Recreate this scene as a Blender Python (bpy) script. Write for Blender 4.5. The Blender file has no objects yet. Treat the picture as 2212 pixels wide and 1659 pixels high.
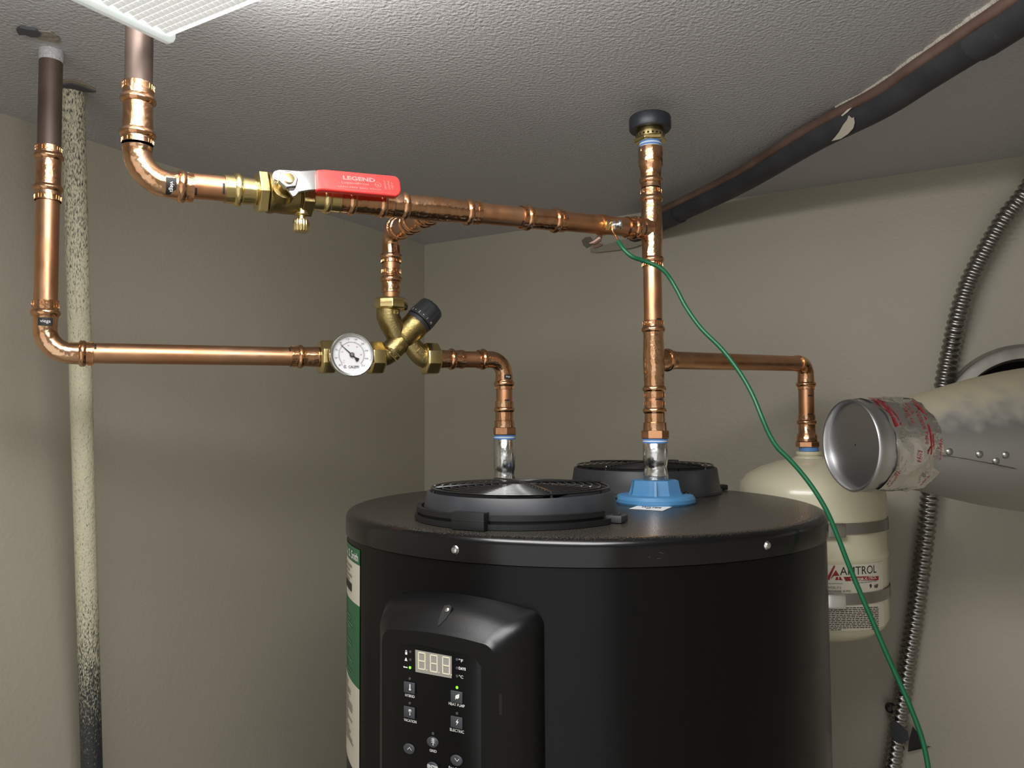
import bpy, bmesh, math, random
from mathutils import Vector as V, Matrix
random.seed(7)
R = math.radians
sc = bpy.context.scene
COL = sc.collection
# ------------------------------------------------------------------ camera, light, exposure
F = 1661.0; CX, CY = 1106.0, 829.5
CAM = V((0, 0, 1.72))
PITCH, ROLL = R(2.62), R(0.35)
fw = V((0, math.cos(PITCH), math.sin(PITCH)))
U0 = V((0, -math.sin(PITCH), math.cos(PITCH))); R0 = V((1, 0, 0))
cup = U0 * math.cos(ROLL) + R0 * math.sin(ROLL)
crt = R0 * math.cos(ROLL) - U0 * math.sin(ROLL)
cam = bpy.data.objects.new('camera', bpy.data.cameras.new('camera'))
COL.objects.link(cam)
cam.matrix_world = Matrix(((crt.x, cup.x, -fw.x, CAM.x), (crt.y, cup.y, -fw.y, CAM.y), (crt.z, cup.z, -fw.z, CAM.z), (0, 0, 0, 1)))
cam.data.sensor_width = 36; cam.data.lens = 36 * F / 2212
cam.data.clip_start = 0.02
sc.camera = cam
sc.view_settings.view_transform = 'Standard'; sc.view_settings.look = 'None'
sc.view_settings.gamma = 1; sc.view_settings.use_curve_mapping = False
sc.view_settings.exposure = 0.13
wd = bpy.data.worlds.new('world'); sc.world = wd; wd.use_nodes = True
wd.node_tree.nodes['Background'].inputs[0].default_value = (.97, .97, .95, 1)
wd.node_tree.nodes['Background'].inputs[1].default_value = 1.0      # uniform ambient fill, added to soften the shade; enters by the doorway
LAMP_W, SIDE_W, END_W = 5.8, 1.7, 0.4          # watts of the ceiling fixture: downward, sideways
LAMP_C = (1.0, 0.992, 0.985)

# ------------------------------------------------------------------ pixel <-> place helpers
def ray(px, py):
    return (crt * ((px - CX) / F) + cup * ((CY - py) / F) + fw).normalized()
def A(px, py, d):
    r = ray(px, py); return CAM + r * (d / r.y)
def onp(px, py, P0, n):
    r = ray(px, py); return CAM + r * ((P0 - CAM).dot(n) / r.dot(n))
def onZ(px, py, Z):
    r = ray(px, py); return CAM + r * ((Z - CAM.z) / r.z)
def lx(P, Q, px):                       # point of line PQ seen in image column px
    n = ray(px, 0).cross(ray(px, 1659)); return P + (Q - P) * (-(P - CAM).dot(n) / (Q - P).dot(n))
def ly(P, Q, py):
    n = ray(0, py).cross(ray(2212, py)); return P + (Q - P) * (-(P - CAM).dot(n) / (Q - P).dot(n))
def oncyl(px, py, c, rad):
    r = ray(px, py); dx, dy = CAM.x - c.x, CAM.y - c.y
    a = r.x ** 2 + r.y ** 2; b = 2 * (dx * r.x + dy * r.y); q = dx * dx + dy * dy - rad * rad
    D = b * b - 4 * a * q
    return CAM + r * ((-b - math.sqrt(max(D, 0))) / (2 * a))

# ------------------------------------------------------------------ mesh helpers
def frame(a):
    a = a.normalized(); h = V((0, 0, 1)) if abs(a.z) < .9 else V((1, 0, 0))
    x = h.cross(a).normalized(); return x, a.cross(x)
class MB:
    def __init__(s): s.v = []; s.f = []; s.m = []
    def add(s, vs, fs, mi=0):
        o = len(s.v); s.v += [V(p) for p in vs]; s.f += [tuple(i + o for i in f) for f in fs]; s.m += [mi] * len(fs); return s
    def rings(s, rr, mi=0, caps=True, closed=True, loop=False):
        n = len(rr[0]); vs = [p for r in rr for p in r]; fs = []
        K = len(rr)
        for k in range(K if loop else K - 1):
            k2 = (k + 1) % K
            for i in range(n if closed else n - 1):
                j = (i + 1) % n; fs.append((k * n + i, k * n + j, k2 * n + j, k2 * n + i))
        if caps and closed and not loop:
            fs.append(tuple(range(n - 1, -1, -1))); fs.append(tuple((K - 1) * n + i for i in range(n)))
        return s.add(vs, fs, mi)
    def lathe(s, P, ax, prof, n=32, mi=0, caps=True, rfun=None, loop=False):
        ax = ax.normalized(); x, y = frame(ax); rr = []
        for t, r in prof:
            rr.append([P + ax * t + (x * math.cos(2 * math.pi * i / n) + y * math.sin(2 * math.pi * i / n)) * max(r * (rfun(2 * math.pi * i / n, t) if rfun else 1), 1e-5) for i in range(n)])
        return s.rings(rr, mi, caps, loop=loop)
    def sweep(s, path, rad, n=24, mi=0, caps=True):
        path = [V(p) for p in path]; K = len(path)
        tg = [(path[min(i + 1, K - 1)] - path[max(i - 1, 0)]).normalized() for i in range(K)]
        x, y = frame(tg[0]); rr = []
        for i in range(K):
            if i:
                x = (x - tg[i] * x.dot(tg[i])).normalized(); y = tg[i].cross(x)
            r = rad[i] if isinstance(rad, (list, tuple)) else rad
            rr.append([path[i] + (x * math.cos(2 * math.pi * k / n) + y * math.sin(2 * math.pi * k / n)) * r for k in range(n)])
        return s.rings(rr, mi, caps)
    def torus(s, c, ax, r, tr, n=64, k=8, mi=0):
        x, y = frame(ax); rr = []
        for i in range(n):
            t = 2 * math.pi * i / n; d = x * math.cos(t) + y * math.sin(t)
            rr.append([c + d * (r + tr * math.cos(2 * math.pi * j / k)) + ax * (tr * math.sin(2 * math.pi * j / k)) for j in range(k)])
        return s.rings(rr, mi, loop=True)
    def box(s, c, x, y, z, mi=0):           # half-extent vectors
        vs = [c + x * a + y * b + z * d for a in (-1, 1) for b in (-1, 1) for d in (-1, 1)]
        return s.add(vs, [(0, 1, 3, 2), (4, 6, 7, 5), (0, 4, 5, 1), (2, 3, 7, 6), (0, 2, 6, 4), (1, 5, 7, 3)], mi)
    def prism(s, pts, ext, mi=0):
        return s.rings([[p for p in pts], [p + ext for p in pts]], mi)
    def poly(s, pts, mi=0): return s.add(pts, [tuple(range(len(pts)))], mi)
    def quadgrid(s, f, us, vs_, mi=0):
        n = len(vs_); vv = [f(a, b) for a in us for b in vs_]
        return s.add(vv, [(i * n + j, (i + 1) * n + j, (i + 1) * n + j + 1, i * n + j + 1) for i in range(len(us) - 1) for j in range(n - 1)], mi)
    def build(s, name, mats, parent=None, origin=None, bevel=0, sharp=38, segs=2, kind=None, label=None, fixn=True):
        if not isinstance(mats, (list, tuple)): mats = [mats]
        if origin is None:
            lo = V([min(p[i] for p in s.v) for i in range(3)]); hi = V([max(p[i] for p in s.v) for i in range(3)])
            origin = (lo + hi) / 2
        me = bpy.data.meshes.new(name)
        me.from_pydata([p - origin for p in s.v], [], s.f)
        for m in mats: me.materials.append(m)
        for p, mi in zip(me.polygons, s.m): p.material_index = mi
        if fixn or bevel:
            bm = bmesh.new(); bm.from_mesh(me)
            if fixn: bmesh.ops.recalc_face_normals(bm, faces=bm.faces)
            if bevel:
                es = [e for e in bm.edges if len(e.link_faces) == 2 and e.calc_face_angle(0) > R(30)]
                bmesh.ops.bevel(bm, geom=es, offset=bevel, segments=segs, affect='EDGES', profile=.5, clamp_overlap=True)
            bm.to_mesh(me); bm.free()
        for p in me.polygons: p.use_smooth = True
        me.set_sharp_from_angle(angle=R(sharp))
        o = bpy.data.objects.new(name, me); COL.objects.link(o)
        link(o, parent, origin)
        if kind: o['kind'] = kind
        if label: o['label'] = label
        return o
WORG = {}
def link(o, parent, origin):
    WORG[o.name] = V(origin)
    if parent is not None:
        o.parent = parent; o.location = V(origin) - WORG[parent.name]
    else: o.location = origin
def thing(name, origin, label, cat, group=None):
    o = bpy.data.objects.new(name, None); COL.objects.link(o); o.empty_display_size = .05
    link(o, None, origin); o['label'] = label; o['category'] = cat
    if group: o['group'] = group
    return o
def tag(o, label, cat, group=None):
    o['label'] = label; o['category'] = cat
    if group: o['group'] = group
    return o
# text as flat geometry: returns 2D verts scaled to height h (and width w)
_tc = {}
def text2d(s, h=None, w=None, bold=0.0):
    key = (s, bold)
    if key not in _tc:
        cu = bpy.data.curves.new('lettering', 'FONT'); cu.body = s; cu.size = 1; cu.offset = bold; cu.resolution_u = 3
        o = bpy.data.objects.new('lettering_tmp', cu); COL.objects.link(o)
        dg = bpy.context.evaluated_depsgraph_get()
        me = bpy.data.meshes.new_from_object(o.evaluated_get(dg))
        vs = [(v.co.x, v.co.y) for v in me.vertices]; fs = [tuple(p.vertices) for p in me.polygons]
        bpy.data.objects.remove(o); bpy.data.curves.remove(cu); bpy.data.meshes.remove(me)
        x0, x1 = min(p[0] for p in vs), max(p[0] for p in vs); y0, y1 = min(p[1] for p in vs), max(p[1] for p in vs)
        _tc[key] = ([((x - (x0 + x1) / 2) / (y1 - y0), (y - (y0 + y1) / 2) / (y1 - y0)) for x, y in vs], fs, (x1 - x0) / (y1 - y0))
    vs, fs, asp = _tc[key]
    if h is None: h = w / asp
    sx = h if w is None else w / asp
    return [(x * sx, y * h) for x, y in vs], fs
def addtext(mb, s, f, h=None, w=None, mi=0, bold=0.0, dx=0, dy=0):
    vs, fs = text2d(s, h, w, bold)
    mb.add([f(x + dx, y + dy) for x, y in vs], fs, mi)
def planemap(P, x, y, lift=0.0):
    n = x.cross(y).normalized(); return lambda a, b: P + x * a + y * b + n * lift
def cylmap(P, ax, r, face, flip=1):      # x runs along the axis, y around it, centred on direction face
    ax = ax.normalized(); e1 = (face - ax * face.dot(ax)).normalized(); e2 = ax.cross(e1)
    return lambda a, b: P + ax * (a * flip) + (e1 * math.cos(b * flip / r) + e2 * math.sin(b * flip / r)) * r
def vcylmap(c, r, ang0, z0):             # vertical cylinder, x to the viewer's right, y up; ang0 measured atan2(y,x)
    return lambda a, b: V((c.x + r * math.cos(ang0 + a / r), c.y + r * math.sin(ang0 + a / r), z0 + b))

# ------------------------------------------------------------------ materials
def lin(c): return tuple(((v / 255) / 12.92 if v / 255 <= .04045 else ((v / 255 + .055) / 1.055) ** 2.4) for v in c) + (1,)
def mat(name, col, rough=.5, metal=0, bump=None, var=None, emit=None, coat=0, spec=None, rvar=0, aniso=0, trans=0):
    m = bpy.data.materials.new(name); m.use_nodes = True; nt = m.node_tree; b = nt.nodes['Principled BSDF']; L = nt.links
    base = lin(col) if max(col) > 1.001 else tuple(col) + (1,)
    b.inputs['Base Color'].default_value = base; b.inputs['Roughness'].default_value = rough; b.inputs['Metallic'].default_value = metal
    if coat: b.inputs['Coat Weight'].default_value = coat; b.inputs['Coat Roughness'].default_value = .08
    if spec is not None: b.inputs['Specular IOR Level'].default_value = spec
    if trans: b.inputs['Transmission Weight'].default_value = trans
    if emit: b.inputs['Emission Color'].default_value = lin(emit[0]); b.inputs['Emission Strength'].default_value = emit[1]
    tc = None
    def co(scale=(1, 1, 1)):
        nonlocal tc
        if tc is None: tc = nt.nodes.new('ShaderNodeTexCoord')
        mp = nt.nodes.new('ShaderNodeMapping'); mp.inputs['Scale'].default_value = scale
        L.new(tc.outputs['Object'], mp.inputs['Vector']); return mp.outputs['Vector']
    def noise(scale, det=3, sc3=(1, 1, 1), ro=.5):
        n = nt.nodes.new('ShaderNodeTexNoise'); n.inputs['Scale'].default_value = scale; n.inputs['Detail'].default_value = det
        n.inputs['Roughness'].default_value = ro; L.new(co(sc3), n.inputs['Vector']); return n.outputs['Fac']
    def ramp(src, a, c, p0=.35, p1=.65):
        r = nt.nodes.new('ShaderNodeValToRGB'); e = r.color_ramp.elements
        e[0].position, e[1].position = p0, p1; e[0].color, e[1].color = a, c; L.new(src, r.inputs['Fac']); return r.outputs['Color']
    if var:      # (colour2, scale, p0, p1, stretch)
        c2, scl, p0, p1 = var[:4]; st = var[4] if len(var) > 4 else (1, 1, 1)
        L.new(ramp(noise(scl, 5, st), base, lin(c2), p0, p1), b.inputs['Base Color'])
    if rvar:
        L.new(ramp(noise(rvar[0], 4), (rvar[1],) * 3 + (1,), (rvar[2],) * 3 + (1,)), b.inputs['Roughness'])
    if bump:     # (scale, strength, distance, detail, stretch)
        bn = nt.nodes.new('ShaderNodeBump'); bn.inputs['Strength'].default_value = bump[1]; bn.inputs['Distance'].default_value = bump[2]
        L.new(noise(bump[0], bump[3] if len(bump) > 3 else 2, bump[4] if len(bump) > 4 else (1, 1, 1)), bn.inputs['Height'])
        L.new(bn.outputs['Normal'], b.inputs['Normal'])
    m['nt'] = 1
    return m
M = {}
M['wall'] = mat('wall_paint', (173, 166, 150), .55, bump=(170, .4, .0016, 3), var=((168, 161, 145), 3, .3, .7))
M['wall_bounce'] = mat('pale_bounce_paint', (222, 216, 206), .5)  # unseen walls, kept pale to bounce extra fill into the room
M['ceil'] = mat('ceiling_paint', (182, 181, 182), .33, bump=(250, .8, .0024, 3))
M['floor'] = mat('floor_bounce_concrete', (214, 208, 198), .7, bump=(60, .3, .002))  # unseen floor, made pale to bounce light up to the ceiling
M['copper'] = mat('copper_tube', (.62, .38, .235), .36, 1, var=((208, 146, 102), 14, .3, .75, (1, 1, 1)), rvar=(60, .3, .44), bump=(90, .06, .001))
M['cufit'] = mat('copper_fitting', (.72, .455, .275), .18, 1, bump=(95, .42, .0026, 2), var=((200, 134, 84), 45, .4, .8))
M['cufix'] = mat('copper_hex', (.72, .36, .19), .28, 1, bump=(200, .15, .001))
M['culine'] = mat('old_copper', (.30, .20, .16), .55, .7, var=((122, 96, 86), 25, .3, .7))
M['cushade'] = mat('shade_tinted_copper', (.17, .125, .105), .5, .6, var=((92, 76, 68), 25, .3, .7))  # old copper with the shade near the ceiling put into its colour
M['brass'] = mat('brass_polished', (.74, .59, .27), .22, 1, bump=(120, .1, .0012))
M['brassd'] = mat('brass_cast', (.43, .345, .16), .36, 1, bump=(420, .35, .0008, 3), var=((140, 120, 72), 40, .3, .7))
M['steel'] = mat('steel_bright', (.72, .72, .70), .25, 1)
M['zinc'] = mat('zinc_plated', (.70, .71, .70), .18, 1, bump=(140, .25, .0015), rvar=(120, .12, .3))
M['galv'] = mat('galvanised_sheet', (.52, .52, .49), .42, 1, var=((150, 150, 142), 60, .35, .65), rvar=(90, .3, .55), bump=(25, .1, .002))
M['collar'] = mat('painted_collar', (148, 144, 134), .5, .3, bump=(60, .2, .002), var=((128, 124, 114), 30, .35, .7))
M['alu'] = mat('aluminium_disc', (.62, .62, .63), .36, 1, bump=(300, .05, .0006))
M['foil'] = mat('foil_tape', (.86, .85, .82), .2, 1, bump=(85, .5, .004, 3))
M['tankblk'] = mat('black_enamel', (6, 6, 7), .25, spec=.22, rvar=(7, .22, .34))
M['fan'] = mat('charcoal_plastic', (42, 44, 47), .5, var=((56, 58, 61), 22, .45, .75))
M['fand'] = mat('dark_plastic', (20, 21, 22), .45)
M['wire'] = mat('black_wire', (30, 30, 30), .16)
M['hub'] = mat('fan_hub', (120, 118, 110), .4)
M['inner'] = mat('fan_interior', (12, 12, 12), .6)
M['panel'] = mat('panel_plastic', (11, 12, 13), .33, spec=.4, bump=(800, .1, .0003))
M['keypad'] = mat('keypad_gloss', (10, 11, 12), .2, spec=.3)
M['button'] = mat('button_rubber', (62, 65, 69), .5)
M['white'] = mat('white_print', (232, 232, 230), .5)
M['disp'] = mat('display_window', (150, 147, 138), .3)
M['digit'] = mat('display_segment', (226, 219, 192), .4)
M['led_off'] = mat('led_off', (70, 72, 74), .3)
M['led_on'] = mat('led_green', (120, 230, 60), .3, emit=((120, 240, 40), 1.2))
M['blue'] = mat('blue_plastic', (70, 126, 170), .42)
M['cream'] = mat('cream_enamel', (212, 206, 178), .28, coat=.3)
M['labelw'] = mat('label_white', (212, 206, 188), .5)
M['labelg'] = mat('label_green', (46, 104, 66), .45)
M['ink'] = mat('black_ink', (30, 28, 28), .6)
M['grey'] = mat('grey_ink', (132, 126, 116), .6)
M['redink'] = mat('red_ink', (140, 26, 38), .6)
M['red'] = mat('red_vinyl', (226, 62, 58), .38, bump=(180, .12, .001))
M['redlet'] = mat('red_vinyl_raised', (238, 122, 116), .5)
M['green'] = mat('green_wire', (12, 86, 52), .38)
M['foam'] = mat('black_foam', (44, 45, 49), .62, bump=(240, .25, .0012), var=((58, 58, 61), 18, .4, .7))
M['foamin'] = mat('foam_tear', (196, 188, 172), .7)
M['foamprint'] = mat('foam_print', (66, 66, 69), .6)
M['kraft'] = mat('torn_paper', (150, 124, 100), .85, bump=(200, .6, .002))
M['fuzz'] = mat('paint_fuzz', (188, 182, 168), .8, bump=(400, .8, .003))
M['tapeb'] = mat('black_tape', (24, 25, 29), .35)
M['flex'] = mat('flex_conduit', (.34, .33, .31), .26, 1)
M['chipw'] = mat('chipped_wall', (112, 106, 94), .9, bump=(150, .8, .003))
M['chip'] = mat('chipped_recess', (78, 80, 84), .9)
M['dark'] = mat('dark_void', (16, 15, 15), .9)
M['lens'] = mat('prismatic_lens', (236, 238, 236), .25, emit=((255, 255, 252), .9))
M['prism'] = mat('prismatic_relief', (206, 210, 206), .2, emit=((255, 255, 252), .36))
M['endcap'] = mat('frosted_end_cap', (226, 234, 232), .35, emit=((232, 242, 240), .28))
M['fixt'] = mat('fixture_white', (235, 235, 235), .4)
M['ptfe'] = mat('thread_tape', (214, 224, 238), .5)
M['ptfeb'] = mat('thread_tape_blue', (92, 138, 200), .55)
M['chrome'] = mat('gauge_rim', (.78, .79, .78), .22, 1)
M['dial'] = mat('gauge_dial', (236, 236, 238), .45)
M['pinkink'] = mat('dial_red', (196, 110, 110), .6)
M['plaster'] = mat('torn_plaster', (150, 142, 126), .85, bump=(120, .8, .003, 4))
M['blackcap'] = mat('black_cap_plastic', (38, 42, 48), .42, bump=(300, .1, .0005))
M['knob'] = mat('grey_black_plastic', (48, 50, 53), .42)
M['scratch'] = mat('scuff', (70, 72, 76), .5)
# the half-painted steel pipe: paint that thins to bare metal, by height
def paintpipe():
    m = mat('peeling_paint_pipe', (208, 202, 176), .55, bump=(240, .6, .0022, 4)); nt = m.node_tree; L = nt.links; b = nt.nodes['Principled BSDF']
    tc = nt.nodes.new('ShaderNodeTexCoord'); sp = nt.nodes.new('ShaderNodeSeparateXYZ'); L.new(tc.outputs['Object'], sp.inputs[0])
    mp = nt.nodes.new('ShaderNodeMapping'); mp.inputs['Scale'].default_value = (1, 1, .3); L.new(tc.outputs['Object'], mp.inputs[0])
    nz = nt.nodes.new('ShaderNodeTexNoise'); nz.inputs['Scale'].default_value = 760; nz.inputs['Detail'].default_value = 6; L.new(mp.outputs[0], nz.inputs[0])
    rp = nt.nodes.new('ShaderNodeValToRGB'); L.new(sp.outputs['Z'], rp.inputs[0])
    mr = nt.nodes.new('ShaderNodeMapRange'); L.new(sp.outputs['Z'], mr.inputs[0])
    mr.inputs['From Min'].default_value = -.6; mr.inputs['From Max'].default_value = .55
    L.new(mr.outputs[0], rp.inputs[0])
    e = rp.color_ramp.elements       # how much of the paint is left, from low to high
    e[0].position = .0; e[0].color = (.18,) * 3 + (1,)
    e[1].position = 1; e[1].color = (.56,) * 3 + (1,)
    for p, v in ((.10, .22), (.20, .42), (.32, .64), (.54, .68), (.62, .60), (.70, .53), (.85, .52)):
        q = e.new(p); q.color = (v,) * 3 + (1,)
    mt = nt.nodes.new('ShaderNodeMath'); mt.operation = 'SUBTRACT'; L.new(rp.outputs[0], mt.inputs[0]); L.new(nz.outputs['Fac'], mt.inputs[1])
    r2 = nt.nodes.new('ShaderNodeMapRange'); L.new(mt.outputs[0], r2.inputs[0]); r2.inputs['From Min'].default_value = -.13; r2.inputs['From Max'].default_value = .09
    mx = nt.nodes.new('ShaderNodeMix'); mx.data_type = 'RGBA'; L.new(r2.outputs[0], mx.inputs[0])
    mx.inputs[6].default_value = lin((52, 54, 55)); mx.inputs[7].default_value = lin((206, 200, 172)); L.new(mx.outputs[2], b.inputs['Base Color'])
    return m
M['peel'] = paintpipe()
# painted top of the left copper pipe; dusted duct
def topmix(name, colA, colB, metalA, roughA, z0, z1, useN=False, nscale=40, amp=.5):
    m = mat(name, colA, roughA, metalA, bump=(60, .15, .001)); nt = m.node_tree; L = nt.links; b = nt.nodes['Principled BSDF']
    if useN:
        g = nt.nodes.new('ShaderNodeNewGeometry'); sp = nt.nodes.new('ShaderNodeSeparateXYZ'); L.new(g.outputs['Normal'], sp.inputs[0])
    else:
        g = nt.nodes.new('ShaderNodeTexCoord'); sp = nt.nodes.new('ShaderNodeSeparateXYZ'); L.new(g.outputs['Object'], sp.inputs[0])
    tc = nt.nodes.new('ShaderNodeTexCoord')
    nz = nt.nodes.new('ShaderNodeTexNoise'); nz.inputs['Scale'].default_value = nscale; nz.inputs['Detail'].default_value = 5; L.new(tc.outputs['Object'], nz.inputs[0])
    ma = nt.nodes.new('ShaderNodeMath'); ma.operation = 'MULTIPLY_ADD'; L.new(nz.outputs['Fac'], ma.inputs[0]); ma.inputs[1].default_value = amp; L.new(sp.outputs['Z'], ma.inputs[2])
    mr = nt.nodes.new('ShaderNodeMapRange'); L.new(ma.outputs[0], mr.inputs[0]); mr.inputs['From Min'].default_value = z0; mr.inputs['From Max'].default_value = z1
    mx = nt.nodes.new('ShaderNodeMix'); mx.data_type = 'RGBA'; L.new(mr.outputs[0], mx.inputs[0])
    mx.inputs[6].default_value = tuple(colA) + (1,); mx.inputs[7].default_value = lin(colB); L.new(mx.outputs[2], b.inputs['Base Color'])
    m2 = nt.nodes.new('ShaderNodeMath'); m2.operation = 'MULTIPLY'; m2.inputs[1].default_value = -metalA; L.new(mr.outputs[0], m2.inputs[0])
    m3 = nt.nodes.new('ShaderNodeMath'); m3.operation = 'ADD'; m3.inputs[1].default_value = metalA; L.new(m2.outputs[0], m3.inputs[0]); L.new(m3.outputs[0], b.inputs['Metallic'])
    r4 = nt.nodes.new('ShaderNodeMapRange'); L.new(mr.outputs[0], r4.inputs[0]); r4.inputs['To Min'].default_value = roughA; r4.inputs['To Max'].default_value = .7
    L.new(r4.outputs[0], b.inputs['Roughness'])
    return m
M['captop'] = topmix('dusty_black_enamel', (.0035, .0035, .0038), (86, 80, 70), 0, .2, 1.36, 1.90, True, 800, 1.0)
M['duct'] = topmix('dusty_galvanised_duct', (.46, .46, .44), (170, 160, 134), 1, .48, .62, 1.25, True, 48, .75)

# ------------------------------------------------------------------ the room
ZC = CAM.z + .393                                  # ceiling height
C0 = onZ(917, 529, ZC); LA = onZ(180, 300, ZC); RA = onZ(2212, 337, ZC)
u = (C0 - LA); u.z = 0; u.normalize()              # along the left wall, away
v = (RA - C0); v.z = 0; v.normalize()              # along the right wall, to the right
nL = V((-u.y, u.x, 0)); nL = nL if nL.dot(V((-1, 0, 0))) > 0 else -nL      # outward normals
nR = V((-v.y, v.x, 0)); nR = nR if nR.y > 0 else -nR
D = 2.35; Wd = 2.3
def RP(a, b, z): p = C0 + v * a - u * b; return V((p.x, p.y, z))
def slab(name, pts, ext, m):
    o = MB().prism(pts, ext).build(name, m); o['kind'] = 'structure'; return o
T = .08
wall_left = slab('wall_left', [RP(0, -T, 0), RP(0, D, 0), RP(0, D, ZC), RP(0, -T, ZC)], nL * T, M['wall'])
wall_right = slab('wall_right', [RP(0, 0, 0), RP(Wd, 0, 0), RP(Wd, 0, ZC), RP(0, 0, ZC)], nR * T, M['wall'])
# the closet's open doorway, behind the camera: jambs and lintel only
slab('wall_front', [RP(0, D, 0), RP(.35, D, 0), RP(.35, D, 2.0), RP(Wd - .25, D, 2.0), RP(Wd - .25, D, 0), RP(Wd, D, 0), RP(Wd, D, ZC), RP(0, D, ZC)], -u * T, M['wall_bounce'])
slab('wall_back', [RP(Wd, -T, 0), RP(Wd, D + T, 0), RP(Wd, D + T, ZC), RP(Wd, -T, ZC)], v * T, M['wall_bounce'])
q = [(-T, -T), (Wd + T, -T), (Wd + T, D + T), (-T, D + T)]
ceiling = slab('ceiling', [RP(a, b, ZC) for a, b in q], V((0, 0, T)), M['ceil'])
slab('floor', [RP(a, b, -T) for a, b in q], V((0, 0, T)), M['floor'])
def wR(px, py): return onp(px, py, C0, nR)         # point of the right wall seen at a pixel
def wL(px, py): return onp(px, py, C0, nL)
# chipped plaster where pipes meet the ceiling
def chip(px, py, pts, m, name='chipped_plaster', parent=ceiling, z=.003):
    P = [onZ(px + a, py + b, ZC - z) for a, b in pts]
    return MB().prism(P, V((0, 0, z * .7))).build(name, m, parent)
chip(55, 72, [(-20, -6), (-12, -12), (6, -8), (22, -6), (34, 2), (28, 9), (12, 9), (0, 4), (-14, 4)], M['chip'])
chip(165, 190, [(-34, -5), (-12, -8), (6, -4), (24, 3), (42, 10), (24, 10), (4, 5), (-18, 4)], M['chip'])
chip(95, 86, [(-34, -14), (-20, -20), (14, -16), (32, -4), (36, 8), (20, 6), (-10, 0)], M['plaster'], z=.0015)
chip(162, 188, [(-30, -12), (-4, -15), (26, -4), (46, 8), (20, 6), (-20, 2)], M['plaster'], z=.0015)

# ------------------------------------------------------------------ ceiling fixture
ZF = CAM.z + .318
fc = onZ(372, 102, ZF)                               # near lower corner of the end cap
fx = thing('ceiling_light', V((fc.x, fc.y, ZC)) + v * .31 - u * .15, 'white wraparound ceiling light with prismatic lens and frosted end cap', 'light')
FL, FW = .62, .30
def FP(a, b, z): return V((fc.x, fc.y, z)) + v * a - u * b
# end plates (rounded lower corners)
for a in (0.0, FL):
    pts = []
    for b, z in ((0, ZC), (0, ZF + .006), (.002, ZF + .002), (.006, ZF), (FW - .006, ZF), (FW - .002, ZF + .002), (FW, ZF + .006), (FW, ZC)):
        pts.append(FP(a, b, z))
    MB().prism(pts, v * (.005 if a == 0 else -.005)).build('end_cap', M['endcap'], fx, bevel=.001)
# housing pan against the ceiling
MB().box(FP(FL / 2, FW / 2, ZC - .012), v * (FL / 2 - .013), u * (FW / 2 - .03), V((0, 0, .0119))).build('housing', M['fixt'], fx)
# lens: open trough with curved sides, pyramid prisms on its underside
prof = [(.003, ZC - .004), (.003, ZF + .012), (.0038, ZF + .008), (.006, ZF + .0055), (.011, ZF + .0048)]
lp = [(b, z) for b, z in prof] + [(FW - b, z) for b, z in reversed(prof)]
lm = MB().rings([[FP(a, b, z) for b, z in lp] for a in (.0052, FL - .0052)], closed=False, caps=False)
lens = lm.build('lens', M['lens'], fx, fixn=False)
pm = MB(); st = .0062
na, nb = int((FL - .03) / st), int((FW - .028) / st)
for i in range(na):
    for j in range(nb):
        a = .012 + i * st + (st / 2 if j % 2 else 0); b = .0145 + j * st
        h = st * .47; z0 = ZF + .0050
        vs = [FP(a - h, b - h, z0), FP(a + h, b - h, z0), FP(a + h, b + h, z0), FP(a - h, b + h, z0), FP(a, b, z0 - .0028)]
        pm.add(vs, [(0, 1, 4), (1, 2, 4), (2, 3, 4), (3, 0, 4)])
pr = pm.build('lens_prisms', M['prism'], fx, sharp=5, kind='stuff', fixn=False)
UP_ = V((0, 0, 1))
def area(name, loc, z, sx, sy, w, xdir):
    ld = bpy.data.lights.new(name, 'AREA'); ld.shape = 'RECTANGLE'; ld.size = sx; ld.size_y = sy; ld.energy = w; ld.color = LAMP_C
    o = bpy.data.objects.new(name, ld); COL.objects.link(o)
    z = z.normalized(); x = xdir.normalized(); y = z.cross(x)
    o.matrix_world = Matrix(((x.x, y.x, z.x, loc.x), (x.y, y.y, z.y, loc.y), (x.z, y.z, z.z, loc.z), (0, 0, 0, 1)))
    return o
area('lamp_down', FP(FL / 2, FW / 2, ZF - .004), V((0, 0, 1)), FL - .06, FW - .06, LAMP_W, v)
area('lamp_side_far', FP(FL / 2, -.002, ZF + .022), -u, FL - .04, .034, SIDE_W, v)
area('lamp_end', FP(-.003, FW / 2, ZF + .026), v, .04, FW - .04, END_W, UP_)
area('lamp_side_near', FP(FL / 2, FW + .002, ZF + .022), u, FL - .04, .034, SIDE_W, v)

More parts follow.
